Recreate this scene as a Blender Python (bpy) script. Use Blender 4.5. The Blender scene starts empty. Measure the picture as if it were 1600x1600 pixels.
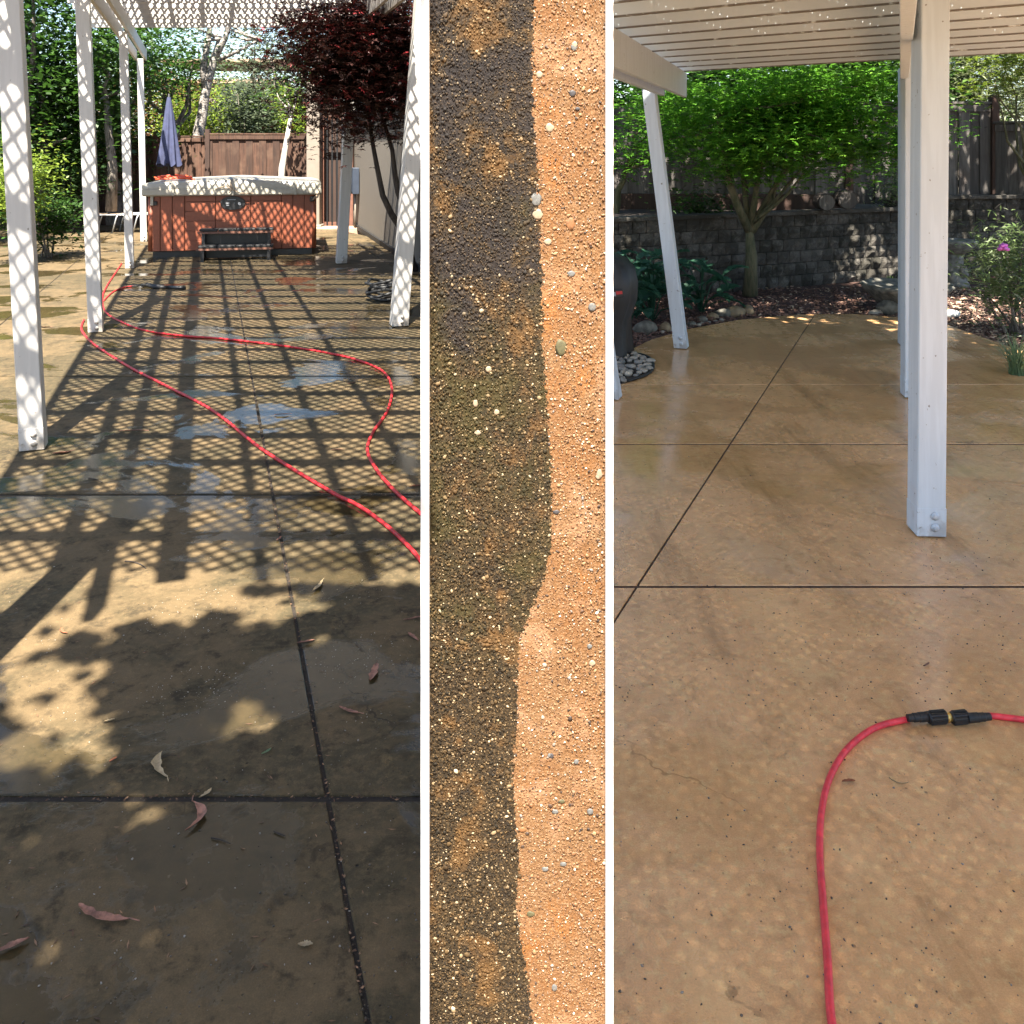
import bpy, bmesh, math, random
import numpy as np
from mathutils import Vector, Matrix
PI = math.pi
R = math.radians
sc = bpy.context.scene
COL = sc.collection
rng = np.random.default_rng(7)
random.seed(7)

# ------------------------------------------------------------------ camera, sky, sun
H = 1.55; F = 1450.0; YH = 235.0
cam = bpy.data.cameras.new('camera'); co = bpy.data.objects.new('camera', cam); COL.objects.link(co)
co.location = (0, 0, H); co.rotation_euler = (R(90), 0, 0)
cam.sensor_width = 36; cam.lens = 36*F/1600; cam.shift_y = -(800-YH)/1600
cam.clip_start = 0.02; cam.clip_end = 3000
sc.camera = co
W = bpy.data.worlds.new('World'); sc.world = W; W.use_nodes = True
nt = W.node_tree; bg = nt.nodes['Background']; sky = nt.nodes.new('ShaderNodeTexSky')
sky.sky_type = 'NISHITA'; sky.sun_disc = False; sky.sun_elevation = R(60); sky.sun_rotation = R(180)
nt.links.new(sky.outputs[0], bg.inputs[0]); bg.inputs[1].default_value = 0.062
sl = bpy.data.lights.new('sun', 'SUN'); so = bpy.data.objects.new('sun', sl); COL.objects.link(so)
sl.energy = 5.0; sl.angle = R(0.47); sl.color = (1, .93, .82)
so.rotation_euler = (R(30), 0, 0); so.location = (0, -5, 20)
sc.view_settings.view_transform = 'Standard'; sc.view_settings.look = 'None'
sc.view_settings.exposure = 2.56; sc.view_settings.gamma = 1.0
sc.view_settings.use_curve_mapping = False
sc.cycles.use_denoising = True
sc.cycles.max_bounces = 8; sc.cycles.sample_clamp_indirect = 8

TAN = math.tan(R(60))
def G(px, py, z=0.0):
    Y = (H-z)*F/(py-YH); return Vector(((px-800)/F*Y, Y, z))
def D(px, py, Y):
    return Vector(((px-800)/F*Y, Y, H-(py-YH)/F*Y))

# ------------------------------------------------------------------ object helpers
def link(name, me, mat=None, parent=None):
    o = bpy.data.objects.new(name, me); COL.objects.link(o)
    if mat is not None and me is not None and not me.materials: me.materials.append(mat)
    if parent is not None: o.parent = parent
    return o
def tag(o, label=None, cat=None, group=None, kind=None):
    if label: o['label'] = label
    if cat: o['category'] = cat
    if group: o['group'] = group
    if kind: o['kind'] = kind
    return o
def thing(name, label, cat, loc=(0,0,0), rz=0, group=None):
    o = bpy.data.objects.new(name, None); COL.objects.link(o); o.location = loc; o.rotation_euler = (0,0,rz)
    o.empty_display_size = .1
    return tag(o, label, cat, group)
def npmesh(name, V, Fc, mat=None, smooth=False):
    V = np.asarray(V, dtype=np.float32); Fc = np.asarray(Fc, dtype=np.int32)
    k = Fc.shape[1]; me = bpy.data.meshes.new(name)
    me.vertices.add(len(V)); me.vertices.foreach_set('co', V.ravel())
    me.loops.add(Fc.size); me.loops.foreach_set('vertex_index', Fc.ravel())
    me.polygons.add(len(Fc)); me.polygons.foreach_set('loop_start', np.arange(0, Fc.size, k, dtype=np.int32))
    me.update(calc_edges=True); me.validate()
    if smooth: me.polygons.foreach_set('use_smooth', np.ones(len(me.polygons), bool))
    if mat: me.materials.append(mat)
    return me
class MB:
    def __init__(s): s.b = bmesh.new()
    def box(s, c, size, rot=None, bev=0.0):
        g = bmesh.ops.create_cube(s.b, size=1.0)
        M = Matrix.Translation(Vector(c)) @ (rot.to_4x4() if rot is not None else Matrix.Identity(4)) @ Matrix.Diagonal((*size, 1))
        bmesh.ops.transform(s.b, matrix=M, verts=g['verts'])
        if bev > 0:
            ed = list({e for v in g['verts'] for e in v.link_edges})
            bmesh.ops.bevel(s.b, geom=ed, offset=bev, segments=1, affect='EDGES', profile=.5)
        return s
    def beam(s, a, b, w, h, bev=0.0):   # box from a to b, width w (horizontal), height h
        a = Vector(a); b = Vector(b); d = b-a; L = d.length
        y = d.normalized(); up = Vector((0,0,1)) if abs(y.z) < .95 else Vector((0,1,0))
        x = y.cross(up).normalized(); z = x.cross(y).normalized()
        rot = Matrix((x, y, z)).transposed()
        return s.box((a+b)/2, (w, L, h), rot, bev)
    def tube(s, pts, rad, n=8, cap=True):
        pts = [Vector(p) for p in pts]; m = len(pts)
        if not hasattr(rad, '__len__'): rad = [rad]*m
        rings = []; ref = None
        for i, p in enumerate(pts):
            t = (pts[min(i+1, m-1)]-pts[max(i-1, 0)])
            t = t.normalized() if t.length > 1e-9 else Vector((0,0,1))
            if ref is None: ref = Vector((1,0,0)) if abs(t.x) < .8 else Vector((0,1,0))
            u = (ref-t*ref.dot(t)).normalized(); v = t.cross(u); ref = u
            rings.append([s.b.verts.new(p+(u*math.cos(2*PI*k/n)+v*math.sin(2*PI*k/n))*rad[i]) for k in range(n)])
        for i in range(m-1):
            for k in range(n):
                s.b.faces.new((rings[i][k], rings[i][(k+1) % n], rings[i+1][(k+1) % n], rings[i+1][k]))
        if cap:
            s.b.faces.new(rings[0][::-1]); s.b.faces.new(rings[-1])
        return s
    def lathe(s, prof, n=20, c=(0,0,0)):
        c = Vector(c); rings = []
        for r, z in prof:
            rings.append([s.b.verts.new(c+Vector((r*math.cos(2*PI*k/n), r*math.sin(2*PI*k/n), z))) for k in range(n)])
        for i in range(len(prof)-1):
            for k in range(n): s.b.faces.new((rings[i][k], rings[i][(k+1) % n], rings[i+1][(k+1) % n], rings[i+1][k]))
        s.b.faces.new(rings[0][::-1]); s.b.faces.new(rings[-1]); return s
    def prism(s, poly, z0, z1, bev=0.0):
        n = len(poly)
        a = [s.b.verts.new((p[0], p[1], z0)) for p in poly]; t = [s.b.verts.new((p[0], p[1], z1)) for p in poly]
        s.b.faces.new(a[::-1]); top = s.b.faces.new(t)
        for i in range(n): s.b.faces.new((a[i], a[(i+1) % n], t[(i+1) % n], t[i]))
        if bev > 0: bmesh.ops.bevel(s.b, geom=list(top.edges), offset=bev, segments=2, affect='EDGES', profile=.5)
        return s
    def blob(s, c, r, seed=0, sub=2, amp=.15, rot=0):
        g = bmesh.ops.create_icosphere(s.b, subdivisions=sub, radius=1.0)
        rr = random.Random(seed); ph = [rr.uniform(0, 6.3) for _ in range(6)]
        ca, sa = math.cos(rot), math.sin(rot)
        for v in g['verts']:
            p = v.co.copy()
            k = 1+amp*(math.sin(2.3*p.x+ph[0])*math.sin(2.1*p.y+ph[1])+.6*math.sin(4.1*p.z+ph[2])*math.sin(3.7*p.x+ph[3]))
            p = Vector((p.x*r[0]*k, p.y*r[1]*k, p.z*r[2]*k))
            v.co = Vector((p.x*ca-p.y*sa, p.x*sa+p.y*ca, p.z))+Vector(c)
        return s
    def mesh(s, name, smooth=False):
        bmesh.ops.recalc_face_normals(s.b, faces=s.b.faces)
        me = bpy.data.meshes.new(name); s.b.to_mesh(me); s.b.free()
        if smooth: me.polygons.foreach_set('use_smooth', np.ones(len(me.polygons), bool))
        return me
    def build(s, name, mat, parent=None, smooth=False):
        return link(name, s.mesh(name, smooth), mat, parent)

# ------------------------------------------------------------------ materials
class NM:
    def __init__(s, name):
        s.m = bpy.data.materials.new(name); s.m.use_nodes = True; s.t = s.m.node_tree
        s.p = s.t.nodes['Principled BSDF']; s.out = s.t.nodes['Material Output']
    def n(s, typ, **kw):
        x = s.t.nodes.new(typ)
        for k, v in kw.items():
            if k in x.inputs: x.inputs[k].default_value = v
            else: setattr(x, k, v)
        return x
    def l(s, a, b): s.t.links.new(a, b)
    def pos(s, local=False):
        if local: return s.n('ShaderNodeTexCoord').outputs['Object']
        return s.n('ShaderNodeNewGeometry').outputs['Position']
    def mapv(s, v, scale):
        m = s.n('ShaderNodeMapping'); m.inputs['Scale'].default_value = scale; s.l(v, m.inputs['Vector']); return m.outputs[0]
    def noise(s, v, scale, det=4, rough=.55, dist=0):
        x = s.n('ShaderNodeTexNoise', Scale=scale, Detail=det, Roughness=rough, Distortion=dist); s.l(v, x.inputs['Vector']); return x.outputs['Fac']
    def ramp(s, f, a, b, ca=0, cb=1):
        x = s.n('ShaderNodeMapRange'); x.interpolation_type = 'SMOOTHSTEP'
        x.inputs[1].default_value = a; x.inputs[2].default_value = b; x.inputs[3].default_value = ca; x.inputs[4].default_value = cb
        s.l(f, x.inputs[0]); return x.outputs[0]
    def mix(s, f, a, b, blend='MIX'):
        x = s.n('ShaderNodeMix'); x.data_type = 'RGBA'; x.blend_type = blend
        for i, v in ((0, f), (6, a), (7, b)):
            if hasattr(v, 'is_output'): s.l(v, x.inputs[i])
            elif i == 0: x.inputs[0].default_value = v
            else: x.inputs[i].default_value = (*v, 1) if len(v) == 3 else v
        return x.outputs[2]
    def math(s, op, a, b=None):
        x = s.n('ShaderNodeMath'); x.operation = op
        for i, v in ((0, a), (1, b)):
            if v is None: continue
            if hasattr(v, 'is_output'): s.l(v, x.inputs[i])
            else: x.inputs[i].default_value = v
        return x.outputs[0]
    def setc(s, c):
        if hasattr(c, 'is_output'): s.l(c, s.p.inputs['Base Color'])
        else: s.p.inputs['Base Color'].default_value = (*c, 1)
    def setr(s, r):
        if hasattr(r, 'is_output'): s.l(r, s.p.inputs['Roughness'])
        else: s.p.inputs['Roughness'].default_value = r
    def bump(s, f, strength=.3, dist=.01):
        x = s.n('ShaderNodeBump', Strength=strength, Distance=dist); s.l(f, x.inputs['Height']); s.l(x.outputs[0], s.p.inputs['Normal'])
    def island(s): return s.n('ShaderNodeNewGeometry').outputs['Random Per Island']
    def objrand(s): return s.n('ShaderNodeObjectInfo').outputs['Random']

def mat_simple(name, c, r=.6, var=.12, nscale=20, bump=0, metal=0, local=True, c2=None, rnd=0.0):
    m = NM(name); p = m.pos(local); f = m.noise(p, nscale, 5)
    c2 = c2 or tuple(x*(1-2.2*var) for x in c)
    col = m.mix(m.ramp(f, .3, .7), c2, c)
    if rnd: col = m.mix(m.math('MULTIPLY', m.objrand(), rnd), col, tuple(x*.35 for x in c))
    m.setc(col); m.setr(r); m.p.inputs['Metallic'].default_value = metal
    if bump: m.bump(f, bump, .01)
    return m.m

def mat_concrete(name, clean, dirt, dark, lo, hi, wet_lo, wet_hi, rough_dry, rough_wet, pits, spec, wetdark, streak=0.0, wscale=.95):
    m = NM(name); p = m.pos()
    big = m.noise(p, .55, 7, .62, .6); mid = m.noise(p, 2.6, 8, .7, .6); sm = m.noise(p, 11, 7, .7, .4); fine = m.noise(p, 42, 5, .7); grain = m.noise(p, 260, 3, .8)
    d = m.ramp(m.math('ADD', m.math('MULTIPLY', big, .5), m.math('MULTIPLY', mid, .5)), lo, hi)
    col = m.mix(d, clean, dirt)
    col = m.mix(m.ramp(sm, .48, .68, .0, .75), col, dark)
    col = m.mix(m.ramp(mid, .58, .72, .0, .6), col, dark)
    col = m.mix(m.ramp(m.noise(p, 5.3, 8, .75, .8), .54, .68, 0, .35), col, tuple(min(.8, x*1.5) for x in clean))
    col = m.mix(m.ramp(fine, .46, .72, 0, .5), col, tuple(min(.8, x*1.5) for x in clean))
    col = m.mix(m.ramp(grain, .3, .7, .35, 0), col, tuple(x*.35 for x in dirt))
    rot = m.n('ShaderNodeMapping'); rot.inputs['Rotation'].default_value = (0,0,R(22)); rot.inputs['Scale'].default_value = (3.2,.55,1); m.l(p, rot.inputs['Vector'])
    st = m.noise(rot.outputs[0], 1.3, 6, .65, .4)
    if streak:
        col = m.mix(m.ramp(st, .52, .70, 0, streak), col, tuple(x*.62 for x in dark))
        col = m.mix(m.ramp(st, .46, .34, 0, streak*.6), col, tuple(min(.8, x*1.2) for x in clean))
    # hairline cracks
    vc = m.n('ShaderNodeTexVoronoi', Scale=1.1); vc.feature = 'DISTANCE_TO_EDGE'
    wp = m.n('ShaderNodeVectorMath'); wp.operation = 'MULTIPLY_ADD'; nn_ = m.n('ShaderNodeTexNoise', Scale=3.0, Detail=5.0); m.l(p, nn_.inputs['Vector']); m.l(nn_.outputs['Color'], wp.inputs[0]); wp.inputs[1].default_value = (.5,.5,.5); m.l(p, wp.inputs[2]); m.l(wp.outputs[0], vc.inputs['Vector'])
    crk = m.math('MULTIPLY', m.ramp(vc.outputs['Distance'], .0015, .005, .55, 0), m.ramp(big, .5, .56)); col = m.mix(crk, col, tuple(x*.3 for x in dark))
    pit = None
    for sc_, a_, b_ in ((24.0, .04, .13), (55.0, .05, .16)):
        v = m.n('ShaderNodeTexVoronoi', Scale=sc_); m.l(p, v.inputs['Vector'])
        sp = m.n('ShaderNodeSeparateColor'); m.l(v.outputs['Color'], sp.inputs[0])
        q = m.math('MULTIPLY', m.ramp(v.outputs['Distance'], a_, b_, 1, 0), m.math('MULTIPLY', m.ramp(sp.outputs[0], .45, .9), m.ramp(mid, .42, .56)))
        pit = q if pit is None else m.math('MAXIMUM', pit, q)
    pit = m.math('MULTIPLY', pit, pits)
    col = m.mix(pit, col, tuple(x*.22 for x in dark))
    wn = m.noise(m.mapv(p, (1, 1.3, 1)), wscale, 8, .6, .5)
    w = m.ramp(wn, wet_lo, wet_hi)
    col = m.mix(m.math('MULTIPLY', w, wetdark), col, tuple(x*.5 for x in dirt))
    m.setc(col)
    r = m.mix(w, (rough_dry,)*3, (rough_wet,)*3); rr = m.math('ADD', r, m.ramp(sm, .3, .7, -.05, .10))
    if streak: rr = m.math('SUBTRACT', rr, m.ramp(st, .45, .62, 0, .10))
    m.setr(rr); m.p.inputs['Specular IOR Level'].default_value = spec
    hgt = m.math('MULTIPLY', m.math('ADD', m.math('ADD', fine, m.math('MULTIPLY', grain, .5)), m.math('MULTIPLY', pit, -2.0)), m.math('SUBTRACT', 1.0, m.math('MULTIPLY', w, .85)))
    m.bump(hgt, .4, .004); return m.m
M = {}
M['dirty'] = mat_concrete('grimy_wet_concrete', (.122,.083,.040), (.056,.043,.020), (.019,.0145,.0075), .43, .57, .525, .56, .88, .07, .9, .3, .68, 0.0, 1.15)
M['clean'] = mat_concrete('washed_tan_concrete', (.74,.42,.195), (.63,.35,.15), (.44,.24,.105), .42, .62, .42, .56, .30, .11, .7, .65, .24, .55)
M['joint'] = mat_simple('joint_dirt', (.022,.015,.009), .9, .2, 60)
def mat_paint(name, c, dirt=.5):
    m = NM(name); p = m.pos(True); f = m.noise(p, 9, 5, .6); g = m.noise(m.mapv(p, (40, 40, 3)), 1.0, 4)
    z = m.n('ShaderNodeSeparateXYZ'); m.l(m.pos(), z.inputs[0])
    low = m.ramp(z.outputs[2], 0.0, .24, dirt*1.5, 0)
    col = m.mix(m.math('MULTIPLY', m.ramp(f, .45, .62), low), c, (.16,.12,.08))
    col = m.mix(m.ramp(g, .35, .6, .0, .28), col, tuple(x*.7 for x in c))
    ch = m.ramp(m.noise(p, 34, 3, .6), .69, .71, 0, .8)
    col = m.mix(ch, col, (.13,.11,.09)); m.setc(col); m.setr(.45)
    m.bump(g, .08, .004); return m.m
M['paint'] = mat_paint('white_weathered_paint', (.46,.44,.41))
M['paint_cool'] = mat_paint('white_gloss_paint', (.56,.62,.68), .35)
m = NM('rafter_paint_shade_edge'); z_ = m.n('ShaderNodeSeparateXYZ'); m.l(m.pos(), z_.inputs[0]); f = m.noise(m.pos(), 14, 4)
edge = m.math('MULTIPLY', m.ramp(z_.outputs[2], 2.209, 2.2145, .9, 0), m.ramp(f, .3, .45))  # dark shade line under the rafters, painted along their lowest edge
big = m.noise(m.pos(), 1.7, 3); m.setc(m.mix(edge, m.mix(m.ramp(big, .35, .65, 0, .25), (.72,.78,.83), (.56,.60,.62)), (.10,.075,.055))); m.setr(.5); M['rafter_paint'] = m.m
M['trim'] = mat_simple('white_enamel_trim', (.8,.8,.79), .4, .01, 3)
M['steel'] = mat_simple('galvanised_bolt_steel', (.42,.41,.40), .4, .1, 40, metal=.8)

def mat_leaf(name, ca, cb, cc=None, trans=.35, rough=.5):
    m = NM(name); r = m.island()
    x = m.n('ShaderNodeValToRGB'); e = x.color_ramp.elements
    e[0].color = (*ca, 1); e[1].color = (*cb, 1); e[1].position = .8 if cc else 1
    if cc: k = x.color_ramp.elements.new(1.0); k.color = (*cc, 1)
    m.l(r, x.inputs[0])
    big = m.noise(m.pos(), 1.1, 3)
    col = m.mix(m.ramp(big, .35, .65, 0, .45), x.outputs[0], tuple(v*.6 for v in ca))
    m.setc(col); m.setr(rough); m.p.inputs['Specular IOR Level'].default_value = .35
    tr = m.n('ShaderNodeBsdfTranslucent'); m.l(m.mix(.5, col, tuple(min(1, v*1.5) for v in cb)), tr.inputs['Color'])
    mx = m.n('ShaderNodeMixShader'); mx.inputs[0].default_value = trans
    m.l(m.p.outputs[0], mx.inputs[1]); m.l(tr.outputs[0], mx.inputs[2]); m.l(mx.outputs[0], m.out.inputs[0])
    return m.m
M['leaf_green'] = mat_leaf('green_tree_leaf', (.02,.05,.009), (.045,.11,.016), (.10,.17,.035))
M['leaf_dark'] = mat_leaf('dark_evergreen_leaf', (.022,.045,.014), (.04,.08,.022))
M['leaf_olive'] = mat_leaf('grey_green_leaf', (.06,.08,.045), (.11,.14,.08))
M['leaf_lime'] = mat_leaf('lime_shrub_leaf', (.1,.15,.015), (.22,.3,.04))
M['leaf_rust'] = mat_leaf('rust_orange_leaf', (.12,.07,.02), (.22,.09,.04), (.1,.14,.03))
M['leaf_maroon'] = mat_leaf('maroon_maple_leaf', (.014,.007,.006), (.05,.018,.014), (.22,.018,.022), trans=.2)
M['leaf_maple'] = mat_leaf('green_maple_leaf', (.06,.17,.016), (.13,.33,.03), (.26,.46,.06), trans=.45)
M['leaf_acanthus'] = mat_leaf('blue_green_plant_leaf', (.02,.07,.04), (.04,.12,.07))
M['leaf_willow'] = mat_leaf('pale_willow_leaf', (.09,.11,.05), (.2,.23,.12))
M['leaf_shrub'] = mat_leaf('variegated_shrub_leaf', (.08,.13,.04), (.2,.27,.11), (.5,.52,.4))
M['leaf_grass'] = mat_leaf('striped_grass_blade', (.08,.16,.07), (.25,.34,.2))
M['petal'] = mat_simple('pink_petal', (.65,.16,.6), .6, .1, 30)
def mat_bark(name, a, b, sc_=(14, 14, 3)):
    m = NM(name); p = m.pos(); f = m.noise(m.mapv(p, sc_), 1.6, 6, .7, .5)
    m.setc(m.mix(m.ramp(f, .4, .58), a, b)); m.setr(.9); m.bump(f, .6, .02); return m.m
M['bark_birch'] = mat_bark('pale_birch_bark', (.04,.035,.03), (.3,.27,.24), (9, 9, 16))
M['bark_grey'] = mat_bark('grey_brown_bark', (.06,.05,.04), (.17,.145,.12))
M['bark_white'] = mat_bark('white_bark', (.28,.24,.2), (.5,.46,.4))
M['bark_dark'] = mat_bark('dark_maple_bark', (.018,.013,.011), (.05,.038,.03))
M['bark_moss'] = mat_bark('mossy_maple_bark', (.05,.055,.025), (.11,.1,.055))
def mat_wood(name, a, b, c, rnd=.6):
    m = NM(name); p = m.pos(True); r = m.objrand()
    sp = m.n('ShaderNodeVectorMath'); sp.operation = 'ADD'; m.l(p, sp.inputs[0])
    cv = m.n('ShaderNodeCombineXYZ'); m.l(m.math('MULTIPLY', r, 37.0), cv.inputs[0]); m.l(m.math('MULTIPLY', r, 11.0), cv.inputs[2]); m.l(cv.outputs[0], sp.inputs[1])
    f = m.noise(m.mapv(sp.outputs[0], (26, 26, 1.6)), 1.0, 6, .65, .6); g = m.noise(sp.outputs[0], 2.2, 4, .6)
    col = m.mix(m.ramp(f, .35, .65), a, b); col = m.mix(m.ramp(g, .45, .7, 0, .75), col, c)
    kn = m.ramp(m.noise(sp.outputs[0], 9, 1), .74, .78); col = m.mix(kn, col, (.012,.008,.006))
    col = m.mix(m.math('MULTIPLY', r, rnd), col, tuple(x*.45 for x in a))
    m.setc(col); m.setr(.85); m.bump(f, .5, .006); return m.m
M['fence_red'] = mat_wood('red_brown_fence_wood', (.034,.015,.008), (.085,.038,.021), (.13,.075,.047))
M['fence_dark'] = mat_wood('dark_brown_fence_wood', (.04,.02,.013), (.08,.04,.026), (.05,.03,.022))
M['fence_grey'] = mat_wood('grey_weathered_fence_wood', (.072,.064,.058), (.15,.135,.122), (.07,.05,.04))
def mat_block():
    m = NM('grimy_retaining_block'); p = m.pos(); f = m.noise(p, 3.4, 6, .7, .5); g = m.noise(p, 45, 5, .7)
    col = m.mix(m.ramp(g, .3, .7), (.055,.05,.042), (.125,.113,.095))
    col = m.mix(m.ramp(f, .42, .56, 0, .9), col, (.013,.012,.007))
    col = m.mix(m.math('MULTIPLY', m.objrand(), .45), col, (.07,.06,.05))
    m.setc(col); m.setr(.95); m.bump(g, .7, .02); return m.m
M['block'] = mat_block()
M['mulch'] = mat_simple('bark_mulch', (.085,.04,.028), .9, .3, 30, .5, local=False)
m = NM('mulch_chip'); m.setc(m.mix(m.island(), (.05,.022,.016), (.2,.11,.08))); m.setr(.85); M['chip'] = m.m
m = NM('pale_dry_chip'); m.setc(m.mix(m.island(), (.28,.18,.12), (.55,.42,.3))); m.setr(.85); M['chip_pale'] = m.m
m = NM('river_stone'); f = m.noise(m.pos(True), 40, 4); m.setc(m.mix(m.objrand(), m.mix(f, (.10,.09,.08), (.2,.19,.17)), (.38,.33,.26))); m.setr(.35); M['stone'] = m.m
M['rock'] = mat_simple('tan_field_rock', (.26,.19,.11), .8, .2, 12, .4)
M['rock_grey'] = mat_simple('lichened_grey_rock', (.17,.16,.13), .85, .3, 16, .5)
M['soil'] = mat_simple('dark_soil', (.04,.028,.02), .95, .3, 14, .4, local=False)
M['earth'] = mat_simple('dry_garden_earth', (.12,.09,.055), .95, .25, 1.5, .3, local=False)
M['stucco'] = mat_simple('taupe_stucco', (.16,.135,.105), .9, .06, 80, .3, local=False)
M['beige'] = mat_simple('beige_trim_paint', (.2,.165,.13), .6, .05, 8)
M['brownwood'] = mat_simple('brown_painted_wood', (.16,.07,.045), .6, .12, 14)
M['tub'] = mat_simple('redwood_tub_panel', (.25,.07,.032), .5, .09, 24, .1, rnd=.15)
M['tub_dark'] = mat_simple('tub_recess', (.12,.034,.018), .7, .1, 20)
M['cover'] = mat_simple('tan_vinyl_cover', (.34,.315,.26), .35, .06, 14, .1)
M['black'] = mat_simple('black_plastic', (.012,.012,.013), .4, .1, 20)
M['black_rubber'] = mat_simple('black_rubber', (.012,.012,.012), .6, .1, 60, .2)
M['grey_print'] = mat_simple('grey_print', (.35,.36,.38), .5, .05, 10)
M['blue_cloth'] = mat_simple('blue_umbrella_cloth', (.036,.043,.095), .85, .15, 9, .1)
M['blue_grey'] = mat_simple('blue_grey_metal_box', (.03,.04,.06), .5, .08, 10)
M['alu'] = mat_simple('pale_aluminium', (.5,.52,.54), .35, .05, 20, metal=.6)
M['sling'] = mat_simple('tan_sling_fabric', (.34,.25,.17), .8, .08, 40)
M['orange'] = mat_simple('orange_plastic', (.75,.10,.03), .45, .1, 20)
M['red_hose'] = mat_simple('red_hose_rubber', (.55,.018,.022), .5, .24, 40)
M['red_hose_r'] = mat_simple('coral_red_hose_rubber', (.74,.04,.06), .5, .14, 45)
M['brass'] = mat_simple('brass_fitting', (.75,.5,.15), .3, .05, 20, metal=.9)
M['bbq'] = mat_simple('black_vinyl_grill_cover', (.02,.02,.021), .5, .15, 7, .3)
M['badge_red'] = mat_simple('badge_red', (.5,.03,.03), .5, .02, 5)
M['birdbath'] = mat_simple('mossy_cast_stone', (.24,.23,.2), .9, .28, 14, .5)
M['lime'] = mat_simple('lime_plastic', (.55,.75,.12), .4, .03, 5)
M['offwhite'] = mat_simple('offwhite_plastic', (.6,.62,.6), .45, .04, 8)
M['leaf_pink'] = mat_simple('dry_pink_leaf', (.34,.16,.105), .8, .3, 60, .3)
M['leaf_tan'] = mat_simple('dry_tan_leaf', (.42,.32,.18), .7, .2, 60, .3)
M['leaf_brown'] = mat_simple('dry_brown_leaf', (.3,.1,.045), .7, .2, 60, .3)
M['twig'] = mat_simple('dark_twig', (.035,.025,.018), .9, .2, 40)
M['roof_wood'] = mat_simple('tan_roof_boards', (.36,.25,.17), .8, .15, 6)
M['glass'] = mat_simple('dark_window_glass', (.03,.035,.04), .1, .02, 5)

# ------------------------------------------------------------------ ground and patio
gb = MB(); gb.prism([(-900,-900),(900,-900),(900,1500),(-900,1500)], -1.2, -.09)
tag(gb.build('ground', M['earth']), kind='structure')

def clip(poly, a, b):   # keep the side left of a->b
    out = []; n = len(poly)
    def s(p): return (b[0]-a[0])*(p[1]-a[1])-(b[1]-a[1])*(p[0]-a[0])
    for i in range(n):
        p, q = poly[i], poly[(i+1) % n]; sp, sq = s(p), s(q)
        if sp >= 0: out.append(p)
        if (sp > 0 and sq < 0) or (sp < 0 and sq > 0):
            t = sp/(sp-sq); out.append((p[0]+(q[0]-p[0])*t, p[1]+(q[1]-p[1])*t))
    return out
def clip_convex(poly, conv):
    for i in range(len(conv)):
        if len(poly) < 3: return []
        poly = clip(poly, conv[i], conv[(i+1) % len(conv)])
    return poly
def area(p): return .5*sum(p[i][0]*p[(i+1) % len(p)][1]-p[(i+1) % len(p)][0]*p[i][1] for i in range(len(p)))

# curved far edge of the washed patio
curve_px = [(950,585),(985,546),(1015,531),(1075,514),(1150,500),(1240,491.5),(1330,490),(1400,495),(1480,507),(1520,521),(1550,545),(1567,573),(1578,610),(1590,680)]
curve = [G(*p) for p in curve_px]
patioR = [(.02,-2.5),(4.2,-2.5),(4.2,3.2)]+[(p.x, p.y) for p in curve[::-1]]+[(.02, 5.2)]
patioR = [p for p in patioR]
# convex hull to clip against
def hull(pts):
    pts = sorted(set(pts)); 
    def half(ps):
        h = []
        for p in ps:
            while len(h) > 1 and (h[-1][0]-h[-2][0])*(p[1]-h[-2][1])-(h[-1][1]-h[-2][1])*(p[0]-h[-2][0]) <= 0: h.pop()
            h.append(p)
        return h[:-1]
    return half(pts)+half(pts[::-1])
hullR = hull(patioR)
patio = bpy.data.objects.new('patio', None); COL.objects.link(patio); tag(patio, kind='structure')
jb = MB(); jb.prism([(-14,-3),(.0,-3),(.0,12.4),(-1.2,13.4),(-4.0,19.3),(-14,19.3)], -.088, -.006); jb.build('joint_bed', M['joint'], patio)
M['joint_r'] = mat_simple('brown_joint_dirt', (.075,.038,.018), .9, .3, 60)
jb = MB(); jb.prism(hullR, -.087, -.004); jb.build('joint_bed', M['joint_r'], patio)
def slab(poly, mat, gap=.004, bev=.006):
    c = Vector((sum(p[0] for p in poly)/len(poly), sum(p[1] for p in poly)/len(poly)))
    q = []
    n = len(poly)
    # inset each edge by gap
    for i in range(n): 
        a, b = Vector(poly[i-1]), Vector(poly[i]); d = Vector(poly[(i+1) % n])
        n1 = Vector((-(b-a).y, (b-a).x)); n2 = Vector((-(d-b).y, (d-b).x))
        if n1.length < 1e-6 or n2.length < 1e-6: q.append((b.x, b.y)); continue
        n1.normalize(); n2.normalize(); k = (n1+n2); dn = 1+n1.dot(n2)
        off = k/dn*gap if dn > .3 else n1*gap
        q.append((b.x+off.x, b.y+off.y))
    s = MB(); s.prism(q, -.08, 0.0, bev); s.build('slab', mat, patio)
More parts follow.
